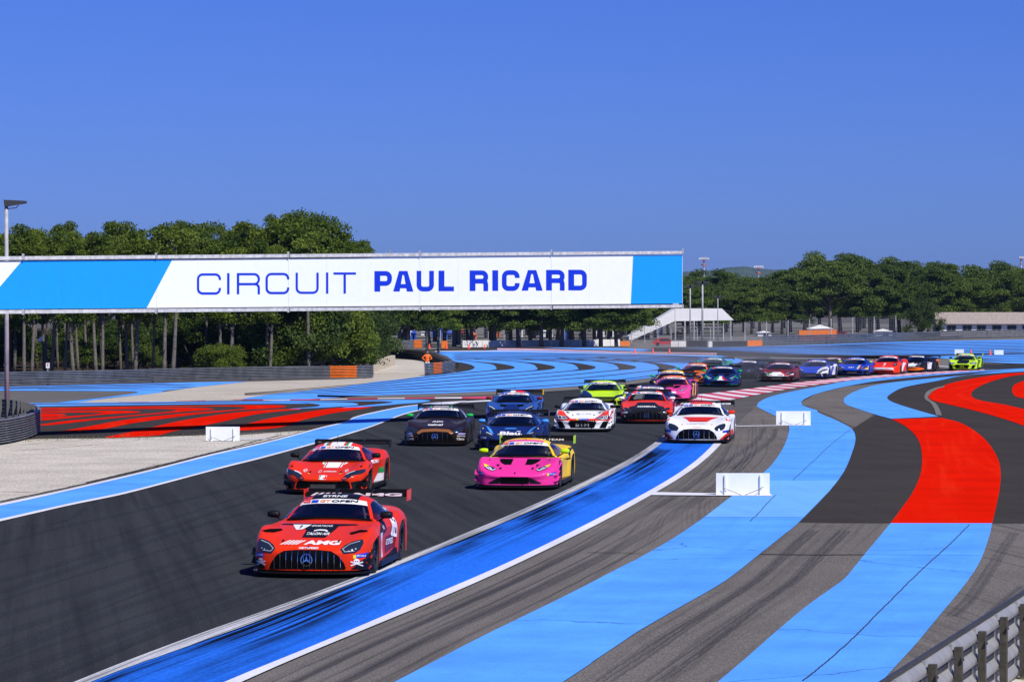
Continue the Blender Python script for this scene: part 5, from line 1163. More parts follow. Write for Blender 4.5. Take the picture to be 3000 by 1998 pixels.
# front trunks that show as single stems
for px in (70,92,150,215,282,300,395,480,505,645,672,775,790,905):
    nm_ = {70:'first bare trunk right of the lamp post',92:'second bare trunk right of the lamp post',150:'trunk just right of the small white plate',215:'trunk below the middle of the blue banner field',282:'trunk left of centre below the blue banner field',300:'trunk right of centre below the blue banner field',395:'trunk below the slanted blue edge of the banner',480:'leaning trunk below the second banner joint',505:'straight trunk right of the second banner joint',645:'trunk below the first letter C of the banner',672:'trunk below the letter I after the first C',775:'thick trunk below the second letter C',790:'thin trunk beside the thick one below the second C',905:'trunk below the letter U of CIRCUIT'}[px]
    Z = 192+rs.uniform(-2, 3); tree('tall', (px-1500)*Z/FPX, Z, rs.uniform(.80,.95), LEAF_L, 'pine with '+nm_, 'slim pines along the edge of the left wood', sxy=rs.uniform(.8,1.1))
# undergrowth
for px, by, s, kk in ((1062,1060,1.8,0),(1040,1066,1.7,1),(1075,1056,1.2,2),(1000,1072,1.5,0),(960,1078,1.2,1),(925,1080,1.0,2),(1100,1060,.9,1),(860,1080,1.0,0),(1010,1078,.9,2),(1065,1072,1.0,0),(830,1086,1.1,1),(890,1084,1.3,2),(760,1090,.8,0),(1060,1054,1.9,1),(1045,1056,2.4,2),(985,1062,1.9,0),(700,1092,.6,1)):
    Z = 4.5*FPX/(by-895)+2; s_ = s*.85
    tree('shrub', (px-1500)*Z/FPX, Z, s_, LEAF_B, 'rounded green shrub at the right end of the wood by the concrete block', 'shrubs at the right end of the wood', 'shrub', name='shrub')
for px in range(640, 1045, 26):
    Z = 193+rs.uniform(0, 6)+(px-640)*.012; tree('shrub', (px-1500)*Z/FPX, Z, rs.uniform(.8,1.5)*(1.25 if px > 800 else .7), LEAF_B if rs.random() < .6 else LEAF_L, 'leafy shrub in the thicket under the right half of the left wood', 'thicket shrubs under the left wood', 'shrub', name='shrub')
for i in range(80):
    px = rs.uniform(-60, 960); Z = rs.uniform(205, 270); tree('shrub', (px-1500)*Z/FPX, Z, rs.uniform(.6,1.25), LEAF_R, 'dark undergrowth bush between the trunks of the left wood', 'bushes between the trunks of the left wood', 'shrub', name='shrub')
# middle trees
MG = 'pines of the paddock beyond the curve'
for Z, n in ((332,15),(350,15),(380,16),(420,16),(470,16)):
    for i in range(n):
        px = 1120+900*(i+.5+rs.uniform(-.4,.4))/n; h = min(9.2, CAM_H+(895-800)*Z/FPX)*rs.uniform(.88,1.05)
        if px > 1822 and Z < 405: continue
        tree('low' if rs.random() < .6 else 'umbrella', (px-1500)*Z/FPX, Z, h/9.4, LEAF_R, 'dark green pine beyond the white wall, seen below the banner', MG)
for px, Z, s in ((1135,262,.78),(1252,285,.80),(1285,288,.74)):
    tree('umbrella', (px-1500)*Z/FPX, Z, s*.92, LEAF_L, 'flat crowned pine between the wood and the white wall', 'flat crowned pines right of the wood', sxy=s*.62)
# right trees
RG = 'pines of the tall grove on the right horizon'
for row, (Z, n) in enumerate(((455,11),(480,13),(510,14),(545,13),(600,13))):
    for i in range(n):
        px = 1990+1080*(i+.5+rs.uniform(-.35,.35))/n; ty = sky_y(SKR, px)+rs.uniform(-2, 16)+(26 if row == 0 else 6)
        if row == 0 and 2230 < px < 2300: ty += 40
        h = CAM_H+(895-ty)*Z/FPX
        tree('low' if rs.random() < .65 else 'umbrella', (px-1500)*Z/FPX, Z, h/8.9, LEAF_R, 'broad dark pine in the grove behind the right-hand fence', RG, sxy=h/8.9*rs.uniform(.75,.95))
tree('shrub', V(2705,0,420).x, 420, 1.62, LEAF_B, 'bright rounded bush left of the long low building', None, 'shrub', sxy=1.5, name='shrub')

# ------------------------------------------------------------------ far hills
v, f = [], []; nx = 90
for j, Y in enumerate((4800, 5400, 6200)):
    for i in range(nx):
        px = 1950+500*i/(nx-1); Z = V(px, 895, Y)
        top = [0, 1, .2][j]; yy = 797-16*math.exp(-((px-2170)/75)**2)-6*math.exp(-((px-2290)/40)**2)-.8*math.sin(px*.11)-.5*math.sin(px*.37)
        v.append((Z.x, Y, (V(px, yy, 5400).z if top == 1 else 0)))
for j in range(2):
    for i in range(nx-1): f.append((j*nx+i, j*nx+i+1, (j+1)*nx+i+1, (j+1)*nx+i))
hm = mesh('hills', v, f, False); o = link('hills', hm, mat('far_forest', (.05,.08,.03), .9, var=.5, scale=.01)); o['kind'] = 'structure'

# ------------------------------------------------------------------ overhead banner
GAL = mat('galvanised_steel', (.40,.41,.43), .7, 0, var=.25, scale=3)
BW = mat('banner_white', (.83,.89,.89), .5, var=.02); BB = mat('banner_blue', (.006,.32,.95), .5, var=.02); BD = mat('banner_deep_blue', (.002,.035,.62), .5, var=.02)
FRM = mat('frame_zinc', (.58,.59,.60), .6, .1, var=.25, scale=6); Zb = 112.0
def bp(px, py, off=0): return V(px, py, 1/(.008467-9.89e-7*(px-1500))-off)
ban = empty('overhead_banner', (bp(1000,900).x, Zb, 0), 0, 'long white and blue banner above the track reading CIRCUIT PAUL RICARD', 'banner')
def bpl(px, py, off=0):
    q = bp(px, py); return (q.x-ban.location.x, q.y-Zb-off, q.z)
def top_y(px): return 765-px*.0085
def bot_y(px): return 906-px*.0085
joints = [-320, 69, 458, 845, 1230, 1615, 2000]
for a, b in zip(joints[:-1], joints[1:]):
    m_ = MB(); m_.prism([bpl(a+.25, bot_y(a)), bpl(b-.25, bot_y(b)), bpl(b-.25, top_y(b)), bpl(a+.25, top_y(a))], (0, .06, 0)); m_.build('panel', BW, ban)
    for yf, nm in ((top_y, 't'), (bot_y, 'b')):
        dy = -8 if nm == 't' else 8
        m_ = MB(); q0, q1 = bpl(a+5, yf(a)+dy), bpl(b-3, yf(b)+dy)
        m_.prism([q0, q1, (q1[0], q1[1], q1[2]+.12), (q0[0], q0[1], q0[2]+.12)][::1], (0, 1.1, 0)); m_.build('frame_rail', FRM, ban, loc=(0,-.10,-.06))
    for px in (b,):
        m_ = MB(); q = bpl(px, top_y(px)-12); m_.box((q[0], q[1]-.08, q[2]), (.07, .12, .20)); q = bpl(px, bot_y(px)+9); m_.box((q[0], q[1]-.08, q[2]), (.07, .12, .18)); m_.build('joint_bracket', GAL, ban)
    for k in range(1, 2):
        px = a+(b-a)*.29 if a < 400 or a > 800 else a+(b-a)*.0+120
        q0, q1 = bpl(px, top_y(px)), bpl(px, bot_y(px)); m_ = MB(); m_.box((q0[0], q0[1]-.002, (q0[2]+q1[2])/2), (.012, .006, q0[2]-q1[2]-.12)); m_.build('panel_seam', mat('seam_blue', (.006,.24,.75), .6) if px < 450 else mat('seam_grey', (.64,.68,.72), .6), ban)
def sheet(pts, name, m, off=.004):
    m_ = MB(); m_.poly([bpl(x, y, off) for x, y in pts]); return m_.build(name, m, ban)
sheet([(-320,bot_y(-320)),(432,bot_y(432)),(505,top_y(505)),(64,top_y(64)),(-8,838),(-50,top_y(-50)),(-320,top_y(-320))], 'blue_field', BB) if False else None
sheet([(-60,bot_y(-60)),(430,bot_y(430)),(505,top_y(505)),(64,top_y(64)),(0,840),(-60,902)], 'blue_field', BB)
sheet([(1848,bot_y(1848)),(1999,bot_y(1999)),(1999,top_y(1999)),(1855,top_y(1855))], 'blue_field', BB)
sheet([(-320,bot_y(-320)),(-62,bot_y(-60)),(-62,top_y(-60)),(-320,top_y(-320))], 'blue_field', BB) if False else None
def rr_arc(cx, cy, r, a0, a1, n=6): return [(cx+r*math.cos(R(a0+(a1-a0)*k/n)), cy+r*math.sin(R(a0+(a1-a0)*k/n))) for k in range(n+1)]
def stroke(pts, w_, m, off=.010):
    """letter stroke of constant width as one flat piece"""
    P_ = []
    for p in pts:
        p = np.array(p, float)
        if not P_ or np.linalg.norm(p-P_[-1]) > .4: P_.append(p)
    L_, R_ = [], []
    for i, p in enumerate(P_):
        a = P_[max(i-1, 0)]; b = P_[min(i+1, len(P_)-1)]; t = (b-a)/(np.linalg.norm(b-a)+1e-9); n = np.array([-t[1], t[0]])
        k = 1.0
        if 0 < i < len(P_)-1:
            t0 = (p-P_[i-1])/np.linalg.norm(p-P_[i-1]); k = 1/max(.5, abs(float(np.dot(np.array([-t0[1], t0[0]]), n))))
        L_.append(p+n*w_/2*k); R_.append(p-n*w_/2*k)
    return [[tuple(L_[i]), tuple(L_[i+1]), tuple(R_[i+1]), tuple(R_[i])] for i in range(len(P_)-1)]
def letter(ch, x, y0, w_, h, t, m, vt=None):
    """extended square letter; x left, y0 baseline (image px), y upwards = minus; t stroke width"""
    vt = vt or t; X = lambda u: x+u*w_; Y = lambda v_: y0-v_*h; S_ = []; e = t/2; r = min(w_, h)*.22
    x0, x1, yb, yt = x+vt/2, x+w_-vt/2, y0-e, y0-h+e; ym = (yb+yt)/2
    add = lambda pts, ww=None: S_.extend(stroke(pts, ww or t, m))
    cor = lambda cx, cy, a0, a1: rr_arc(cx, cy, r, a0, a1)
    if ch == 'C':
        add([(x1, yt+h*.26), (x1, yt+r)]+cor(x1-r, yt+r, 0, -90)+cor(x0+r, yt+r, -90, -180)+cor(x0+r, yb-r, 180, 90)+cor(x1-r, yb-r, 90, 0)+[(x1, yb-h*.26)])
    elif ch == 'I': add([(X(.5), y0), (X(.5), y0-h)], vt)
    elif ch == 'U': add([(x0, y0-h), (x0, yb-r)]+cor(x0+r, yb-r, 180, 90)+cor(x1-r, yb-r, 90, 0)+[(x1, y0-h)])
    elif ch == 'T': add([(x, yt), (x+w_, yt)]); add([(X(.5), yt), (X(.5), y0)], vt)
    elif ch == 'L': add([(x0, y0-h), (x0, y0)], vt); add([(x0, yb), (x+w_, yb)])
    elif ch in 'PR':
        q = y0-h*.40 if ch == 'P' else ym+h*.02; r2 = min(r, (q-yt)/2*.95)
        add([(x0, y0-h), (x0, y0)], vt)
        add([(x0, yt), (x1-r2, yt)]+rr_arc(x1-r2, yt+r2, r2, -90, 0)+rr_arc(x1-r2, q-r2, r2, 0, 90)+[(x0, q)])
        if ch == 'R': add([(x0+w_*.45, q), (x1-r*.8, q)]+rr_arc(x1-r*.8, q+r*.8, r*.8, -90, 0)+[(x1, y0)]) if t < 10 else add([(x0+w_*.45, q), (x1-r*.5, q), (x1-r*.12, q+r*.30), (x1, q+r*.8), (x1, y0)])
    elif ch == 'D': add([(x0, y0-h), (x0, y0)], vt); add([(x0, yt), (x1-r, yt)]+cor(x1-r, yt+r, -90, 0)+cor(x1-r, yb-r, 0, 90)+[(x0, yb)])
    elif ch == 'A':
        c = X(.5); S_ += [[(x,y0),(x+vt*1.12,y0),(c-vt*.02,y0-h),(c-vt*.72,y0-h)], [(x+w_-vt*1.12,y0),(x+w_,y0),(c+vt*.72,y0-h),(c+vt*.02,y0-h)], [(c-vt*.1,y0-h),(c+vt*.1,y0-h),(c+vt*.1,y0-h+t*.9),(c-vt*.1,y0-h+t*.9)], [(x+w_*.20,y0-h*.16),(x+w_*.80,y0-h*.16),(x+w_*.76,y0-h*.36),(x+w_*.24,y0-h*.36)]]
    m_ = MB()
    for k, q in enumerate(S_): m_.poly([bpl(a, b, .010+.00035*k) for a, b in q])
    return m_.build('letter', m, ban)
def yb_(x): return 860.0-(x-577)*.0068
for ch, xa, xb in (('C',577,648),('I',664,674),('R',694,762),('C',778,848),('U',866,934),('I',955,962),('T',977,1043)): letter(ch, xa, yb_(xa)+3, xb-xa, 62, 6.5, BD, 7)
for ch, xa, xb in (('P',1097,1150),('A',1152,1211),('U',1219,1273),('L',1285,1330),('R',1376,1432),('I',1443,1459),('C',1469,1524),('A',1528,1590),('R',1600,1656),('D',1665,1721)): letter(ch, xa, yb_(xa)-2, xb-xa, 60, 13.5, BD, 17)
q = bpl(-600, 830)
tr = MB()                                              # lattice beam behind the sheet and mast off to the left
for yy in (top_y(-300)-0, bot_y(-300)-4):
    a, b = bpl(-900, yy+8), bpl(1990, yy-14); tr.tube([(a[0], a[1]+1.0, a[2]), (b[0], b[1]+1.0, b[2])], .06, 6)
tr.build('rear_beam', GAL, ban)
ms = MB(); ms.box((q[0], q[1]+.6, 3.0), (.7, .7, 6.0)); ms.build('mast', GAL, ban)
ca = MB(); a, b = bpl(-640, 830), bpl(-318, 830); ca.prism([(a[0],a[1]+.1,a[2]-.9),(b[0],b[1]+.1,b[2]-.9),(b[0],b[1]+.1,b[2]+.9),(a[0],a[1]+.1,a[2]+.9)], (0,.1,0)); ca.build('panel', BW, ban)

# ------------------------------------------------------------------ lamp posts and masts
LAMPG = mat('lamp_housing', (.07,.07,.075), .5, .4)
def lamp_post(px, by, ty, wpx, label, heads=1, group=None, Z=None):
    Z = Z or 4.5*FPX/(by-895); x = V(px, by, Z).x; z1 = V(px, ty, Z).z; r = wpx*Z/FPX/2
    o = empty('lamp_post', (x, Z, 0), 0, label, 'lamp post', group)
    m_ = MB(); m_.tube([(0,0,0),(0,0,z1*.55),(0,0,z1)], r*1.15, 10, r*.8); m_.build('pole', GAL, o, True)
    for s in ((1,) if heads == 1 else (-1, 1)):
        k = z1*.036 if heads == 1 else z1*.05
        h = MB(); h.prism([(-.2*k*s, -k*.5, z1), (2.6*k*s, -k*.5, z1+.45*k), (2.6*k*s, -k*.5, z1+.75*k), (-.3*k*s, -k*.5, z1+.9*k)], (0, k*1.2, 0)); h.build('lamp_head', LAMPG, o)
        c = MB(); c.tube([(0,0,z1-.3*k), (1.3*k*s, 0, z1-.15*k), (1.6*k*s, 0, z1+.2*k)], .08*k, 6); c.build('bracket', GAL, o)
    return o
lamp_post(20, 1222, 606, 13, 'tall grey floodlight post at the left edge, rising past the banner')
lamp_post(2022, 1006, 842, 4.2, 'thinner lamp post just right of the banner end', Z=372, heads=2)
lamp_post(2058, 1008, 832, 6, 'thick lamp post standing before the white stand canopy', Z=365, heads=2)
lamp_post(2103, 1002, 872, 3, 'short lamp post at the right end of the white stand', Z=385, heads=2)
lamp_post(1653, 1000, 880, 3.6, 'slim grey pole below the banner by the white wall', Z=360)
def mast(px, ty, wpx, label, Z=640):
    x = V(px, 900, Z).x; z1 = V(px, ty, Z).z; k = FPX/Z
    o = empty('floodlight_mast', (x, Z, 0), 0, label, 'floodlight mast')
    m_ = MB(); m_.tube([(0,0,0),(0,0,z1)], 3/k, 8, 2.2/k); m_.build('pole', mat('mast_white', (.5,.5,.52), .5), o)
    b = MB(); b.box((0,0,z1-3/k), (wpx*.45/k, 1, 3/k)); b.lathe([(wpx*.28/k, z1-18/k), (wpx*.28/k, z1-14/k)], 12); b.build('platform', mat('mast_red', (.4,.12,.1), .5), o)
    for i in range(5):
        h = MB(); h.box(((i-2)*wpx*.24/k, -.3, z1+2/k+(.6 if i % 2 else 0)/k), (wpx*.18/k, .6, 6/k)); h.build('floodlight', mat('flood_glass', (.6,.62,.65), .3), o)
mast(2062, 760, 26, 'tall floodlight mast with red platform above the trees right of the banner')
mast(2222, 784, 24, 'low floodlight cluster peeping over the trees in front of the far hill')
mast(2991, 757, 12, 'thin floodlight mast over the trees at the right edge')
py = empty('pylon', (V(1142,760,2400).x, 2400, 0), 0, 'tiny power pylon on the skyline right of the left wood', 'pylon')
zt = V(1142,732,2400).z; m_ = MB()
for s in (-1, 1): m_.tube([(s*2.4,0,0),(s*.5,0,zt)], .35, 4); m_.tube([(-s*2,0,zt*.6),(s*1.2,0,zt*.8)], .25, 4)
m_.build('lattice', GAL, py)
for q in (.82,.92):
    m_ = MB(); m_.box((0,0,zt*q), (7,.3,.5)); m_.build('crossarm', GAL, py)

# ------------------------------------------------------------------ guardrails
RAILM = mat('guardrail_steel', (.20,.21,.22), .5, .45, var=.3, scale=2); RAILN = mat('near_guardrail_steel', (.33,.33,.33), .5, .25, var=.14, scale=5); ORG = mat('orange_barrier_paint', (.85,.20,.01), .5, var=.1)
WOODP = mat('weathered_post', (.055,.050,.038), .9, var=.35, scale=14, bump=.4)
def rail_strip(pts, z0, h, name, m, parent, dep=.07, side=1, seg=None):
    """one corrugated rail along a ground path: a W-shaped section"""
    prof = [(0,0),(1,.12),(1,.30),(.15,.44),(.15,.56),(1,.70),(1,.88),(0,1)]
    v, f = [], []; n = len(pts); k = len(prof)
    for i in range(n):
        a = np.array(pts[max(i-1,0)]); b = np.array(pts[min(i+1,n-1)]); t = (b-a)/(np.linalg.norm(b-a)+1e-9); q = np.array([t[1], -t[0]])*side
        for d, z in prof: v.append((pts[i][0]+q[0]*d*dep, pts[i][1]+q[1]*d*dep, z0+z*h))
    for i in range(n-1):
        for j in range(k-1): f.append((i*k+j, (i+1)*k+j, (i+1)*k+j+1, i*k+j+1))
    return link(name, mesh(name, v, f), m, parent)
def guardrail(path, h, n, label, m=RAILM, post=None, post_h=0, post_side=-1, orange=(), dep=.07, psize=.10, side=1, pm=None, z_base=.06):
    root = empty('guardrail', (0,0,0), 0, label, 'guardrail')
    g = [G(*p) for p in path] if len(path[0]) == 2 and path[0][1] > 500 else path
    P_ = resample(cr(g, 6), max(16, len(g)*5)); ph = (h-z_base)/n
    for k in range(n): rail_strip(P_, z_base+k*ph+.01, ph*.90, 'rail', m, root, dep, side)
    L_ = np.r_[0, np.cumsum(np.linalg.norm(np.diff(P_, axis=0), axis=1))]
    for a, b in orange:
        sel = resample(np.array([[np.interp(t, L_, P_[:,0]), np.interp(t, L_, P_[:,1])] for t in np.linspace(a*L_[-1], b*L_[-1], 6)]), 6)
        for k in range(n): rail_strip(sel, z_base+k*ph+.014, ph*.88, 'orange_rail', ORG, root, dep*1.25, side)
    if post:
        t = post/2
        while t < L_[-1]:
            x, y = np.interp(t, L_, P_[:,0]), np.interp(t, L_, P_[:,1]); x2, y2 = np.interp(t+.1, L_, P_[:,0]), np.interp(t+.1, L_, P_[:,1])
            tx, ty = x2-x, y2-y; l = math.hypot(tx, ty) or 1; q = (ty/l*side, -tx/l*side)
            c = MB(); c.box((x-q[0]*.12, y-q[1]*.12, (h+post_h)/2), (psize, psize, h+post_h), math.atan2(ty, tx)); c.build('post', pm or RAILM, root); t += post
    return root
guardrail([(-500,1155),(0,1132),(300,1125),(600,1116),(850,1111),(1011,1110),(1092,1108)], .80, 4, 'long grey guardrail in front of the left wood ending in an orange section', orange=((.925,.965),), post=8, dep=.10)
guardrail([(1243,1100),(1290,1096),(1331,1090)], .78, 4, 'short guardrail with an orange patch in front of the orange marshal', orange=((.18,.42),), post=2)
Zs = 4.5*FPX/(1274-895)
U_ = [(-4,99.0)]
gl = [V(-260,0,96).x, V(0,0,99.8).x]
path = [(V(-300,0,93).x,93.0),(V(-60,0,97).x,97.5),(V(40,0,101).x,101),(V(88,0,105).x,105),(V(101,0,109).x,109.5),(V(90,0,114).x,114),(V(50,0,118).x,118),(V(-20,0,121).x,121),(V(-200,0,125).x,125)]
guardrail([(float(a), float(b)) for a, b in path], .84, 5, 'curved grey guardrail wrapping round the lamp post at the left edge', post=1.1, post_h=.03, psize=.12, dep=.13, side=1, pm=mat('pale_post', (.10,.10,.10), .8))
guardrail([(2233,1014),(2450,1008),(2680,1000),(2850,992),(3100,988)], 1.15, 4, 'long distant guardrail curving up to the right edge below the grove', post=12, dep=.12)
guardrail([(1148,1022),(1190,1022),(1240,1021)], .9, 3, 'short distant guardrail left of the small orange block', orange=((.6,.92),))
# near guardrail, bottom right corner
A0 = np.array([V(2350,0,24).x-.25, 24.0]); 
p0 = np.array([3.53-.09, 28.6]); p1 = np.array([6.18-.09, 37.06]); dr = (p1-p0)/np.linalg.norm(p1-p0)
near = empty('guardrail', (0,0,0), 0, 'large galvanised guardrail with timber posts in the bottom right corner', 'guardrail')
def tubeprof(P_, z0, h, name):
    prof = [(.25,0),(.62,.06),(.90,.22),(1,.42),(.93,.60),(.45,.84),(0,1)]; v, f = [], []; q = np.array([dr[1], -dr[0]]); k = len(prof)
    for p in P_:
        for d, z in prof: v.append((p[0]+q[0]*d*.065, p[1]+q[1]*d*.065, z0+z*h))
    for i in range(len(P_)-1):
        for j in range(k-1): f.append((i*k+j, (i+1)*k+j, (i+1)*k+j+1, i*k+j+1))
    return link(name, mesh(name, v, f, True), RAILN, near)
seg = 1.62; s_ = -6.5
q_ = np.array([dr[1], -dr[0]])
posts_s = [2.18+seg*k for k in range(-5, 7)]
for ps in posts_s:
    a = p0+dr*(ps-seg); b = p0+dr*ps
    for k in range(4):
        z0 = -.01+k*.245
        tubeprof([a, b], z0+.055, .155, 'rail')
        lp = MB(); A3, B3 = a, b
        lp.prism([(a[0]-q_[0]*.02, a[1]-q_[1]*.02, z0+.225), (b[0]-q_[0]*.02, b[1]-q_[1]*.02, z0+.225), (b[0]-q_[0]*.02, b[1]-q_[1]*.02, z0+.275), (a[0]-q_[0]*.02, a[1]-q_[1]*.02, z0+.275)], (q_[0]*.03, q_[1]*.03, 0)); lp.build('rail_lip', mat('rail_shadow_steel', (.07,.075,.085), .5, .5), near)  # dark lip colour paints in the shade of the gaps between rails
    c = p0+dr*ps+q_*.115; m_ = MB(); m_.box((c[0], c[1], .42), (.11, .08, 1.0), math.atan2(dr[1], dr[0])); m_.build('post', WOODP, near)
    pl = MB(); c = p0+dr*(ps-.01)+q_*.02; pl.box((c[0], c[1], .48), (.012, .05, .94), math.atan2(dr[1], dr[0])); pl.build('joint_plate', RAILN, near)
    bt = MB(); c = p0+dr*(ps-.07)+q_*.17; [bt.box((c[0], c[1], z), (.03,.03,.03)) for z in (.80,)]; bt.build('bolt', LAMPG, near)

# ------------------------------------------------------------------ boards, cones, walls
BWH = mat('board_white', (.80,.83,.82), .5, var=.03); WIRE = mat('wire', (.12,.12,.13), .5, .5)
def board(x0, x1, yt, yb, label, posts=True):
    Z = 4.5*FPX/(yb-895); a, b = V(x0, yb, Z), V(x1, yb, Z); h = V(x0, yt, Z).z; w_ = b.x-a.x
    o = empty('marker_board', ((a.x+b.x)/2, Z, 0), 0, label, 'marker board')
    m_ = MB(); m_.box((0,.03,h/2+.02), (w_,.03,h-.02)); m_.build('board_panel', BWH, o)
    if posts:
        for s in (-1, 1):
            m_ = MB(); m_.box((s*w_*.33,-.01,h*.47), (.045,.05,h*.94)); m_.build('post', BWH, o)
            m_ = MB(); m_.tube([(s*w_*.38,-.06,h*.42),(s*w_*.30,-.07,h*.30),(s*w_*.03,-.12,.03)], .008, 5); m_.build('wire_stay', WIRE, o)
    return o
board(2098, 2255, 1387, 1453, 'large white blank board on the white ground line, nearest on the right run-off')
board(2274, 2375, 1205, 1247, 'middle white board standing on the light blue stripe beside the white coupe')
board(603, 702, 1251, 1294, 'white board on the gravel at the left of the track')
board(2797, 2824, 1024, 1039, 'far white board behind the fluorescent green car', False)
board(2913, 2940, 1026, 1040, 'far white board at the right, right of the second orange cone', False)
CONE = mat('cone_orange', (.85,.09,.02), .6)
for x, yb, h, lb in ((1258,1022,15,'orange cone left of the small orange block by the far white wall'),(1308,1022,17,'orange cone touching the orange block by the far white wall'),(1374,1022,14,'orange cone in front of the far white wall, third from the left'),(1420,1021,12,'orange cone in front of the far white wall, fourth from the left'),
                     (1860,1036,15,'orange cone left of three on the blue run-off under the banner end'),(1913,1036,15,'middle of three orange cones on the blue run-off'),(1961,1036,15,'orange cone rightmost of three, before the white stand'),(2845,1040,15,'orange cone right of the far white board'),(2901,1040,15,'orange cone beside the last far white board')):
    Z = 4.5*FPX/(yb-895); p = V(x, yb, Z); H = h*Z/FPX
    o = empty('traffic_cone', (p.x, Z, .02), 0, lb, 'traffic cone')
    m_ = MB(); m_.lathe([(H*.24,.04),(H*.07,H),(0,H)], 12); m_.build('cone_body', CONE, o, True); m_ = MB(); m_.box((0,0,.02), (H*.62,H*.62,.04)); m_.build('base', CONE, o)
WALLW = mat('wall_white', (.74,.73,.70), .8, var=.10, scale=1.2)
def wall(x0, x1, y0b, y1b, h, label, m=WALLW, name='wall', nblk=1, thick=.6, cat='wall', parts='block'):
    root = empty(name, (0,0,0), 0, label, cat)
    for i in range(nblk):
        a, b = x0+(x1-x0)*i/nblk, x0+(x1-x0)*(i+1)/nblk; ya, yb2 = y0b+(y1b-y0b)*i/nblk, y0b+(y1b-y0b)*(i+1)/nblk
        p, q = Vector((*G(a, ya), 0)), Vector((*G(b, yb2), 0)); d = (q-p).normalized()*.02
        m_ = MB(); m_.prism([p+d, q-d, q-d+Vector((0,0,h)), p+d+Vector((0,0,h))], (0,thick,0)); m_.build(parts, m, root)
    return root
wall(1355, 1817, 1018, 1014, .74, 'long low white wall at the far curve below the banner', nblk=16)
wall(1817, 1846, 1014, 1014, .55, 'orange block at the right end of the long white wall', ORG, 'barrier_block', 1, .8, 'barrier')
wall(1293, 1311, 1020, 1020, .75, 'small orange block left of the long white wall', ORG, 'barrier_block', 1, .8, 'barrier')
wall(1965, 2010, 1016, 1016, .6, 'white wall section right of the parked red car', nblk=2)
wall(2012, 2072, 1017, 1017, .7, 'black tyre stack barrier behind the three orange cones', mat('tyre_wall_black', (.02,.02,.022), .9, var=.5, scale=4), 'tyre_barrier', 8, .8, 'tyre barrier', 'tyre_stack')
wall(2075, 2087, 1017, 1017, .6, 'single white block between black tyre stacks', nblk=1)
wall(2090, 2188, 1017, 1015, .6, 'black tyre stack barrier left of the bright orange block', mat('tyre_wall_black', (.02,.02,.022), .9), 'tyre_barrier', 12, .8, 'tyre barrier', 'tyre_stack')
wall(2190, 2233, 1014, 1013, .6, 'bright orange block at the start of the right guardrail', ORG, 'barrier_block', 1, .8, 'barrier')
wall(2341, 2451, 998, 995, 1.3, 'long orange barrier standing behind the right guardrail', ORG, 'barrier_block', 2, .8, 'barrier')
a, b = G(1093, 1092), G(1158, 1070); m_ = MB(); dd = Vector((b[0]-a[0], b[1]-a[1], 0)).normalized()
m_.prism([(a[0],a[1],0),(b[0],b[1],0),(b[0],b[1],.75),(a[0],a[1],.72)], (-.3,.5,0)); o = m_.build('concrete_block', mat('cream_concrete', (.55,.47,.34), .9, var=.15, scale=1.5, bump=.3)); tag(o, 'cream concrete block running back from the end of the left guardrail', 'concrete block')
# tyre wall behind the marshal
TW = P(6,[(70,168),(150,172),(240,178),(330,190),(400,205),(460,222),(510,236),(545,243)]); BLK = mat('tyre_wall_black', (.02,.02,.022), .9)
root = empty('tyre_barrier', (0,0,0), 0, 'long curved black tyre wall with pale caps behind the orange marshal', 'tyre barrier')
q = resample(cr(TW, 6), 60)
for i, (px, py) in enumerate(q):
    hpx = np.interp(px, [1130,1250,1330], [26,30,16]); by = py+6; Z = 4.5*FPX/(by+10-895); p = V(px, by, Z); H = hpx*Z/FPX
    m_ = MB(); m_.lathe([(.28,0),(.33,H*.12),(.28,H*.25),(.33,H*.37),(.28,H*.5),(.33,H*.62),(.28,H*.75),(.33,H*.88),(.2,H)], 10); m_.build('tyre_stack', BLK, root, loc=(p.x, Z, 0))
    if i % 2 == 0: m_ = MB(); m_.box((p.x, Z-.38, H*.72), (.05,.05,H*.45)); m_.build('stake', mat('pale_stake', (.4,.38,.34), .8), root)

# ------------------------------------------------------------------ fences
MESHF = mat('fence_wire', (.20,.21,.22), .6, .4)
def fence(pts, h, npost, label, nw=6, lean=True, r=.05):
    root = empty('debris_fence', (0,0,0), 0, label, 'fence'); A = resample(pts, npost)
    P_ = []
    for x, yb in A:
        Z = 4.5*FPX/(yb-895); P_.append((V(x, yb, Z).x, Z))
    hs = h if callable(h) else (lambda t: h)
    for i, (x, y) in enumerate(P_):
        H = hs(i/(npost-1)); m_ = MB(); m_.tube([(x,y,0),(x,y,H*.85),(x-(.35 if lean else 0),y-(.2 if lean else 0),H)], r, 6); m_.build('post', GAL, root)
    for k in range(nw):
        m_ = MB(); m_.tube([(x, y, hs(i/(npost-1))*(.12+.86*k/(nw-1))) for i, (x, y) in enumerate(P_)], .016, 4, cap=False); m_.build('wire', MESHF, root)
    v, f = [], []                                  # the woven mesh between the posts
    for i in range(npost-1):
        (xa, ya), (xb, yb2) = P_[i], P_[i+1]; ha, hb = hs(i/(npost-1)), hs((i+1)/(npost-1)); n = 9
        for k in range(1, n):
            t = k/n; x, y, H = xa+(xb-xa)*t, ya+(yb2-ya)*t, ha+(hb-ha)*t; b = len(v); v += [(x-.010,y,.1),(x+.010,y,.1),(x+.010,y,H*.95),(x-.010,y,H*.95)]; f.append((b,b+1,b+2,b+3))
    o = link('woven_mesh', mesh('woven_mesh', v, f), MESHF, root); o['kind'] = 'stuff'
fence([(1290,1004),(1560,1002),(1850,1001)], 2.0, 13, 'wire fence with leaning post tops behind the long white wall', 6)
fence([(1850,1005),(2010,1004),(2120,1004)], 2.0, 8, 'wire fence at the foot of the white stand', 6)
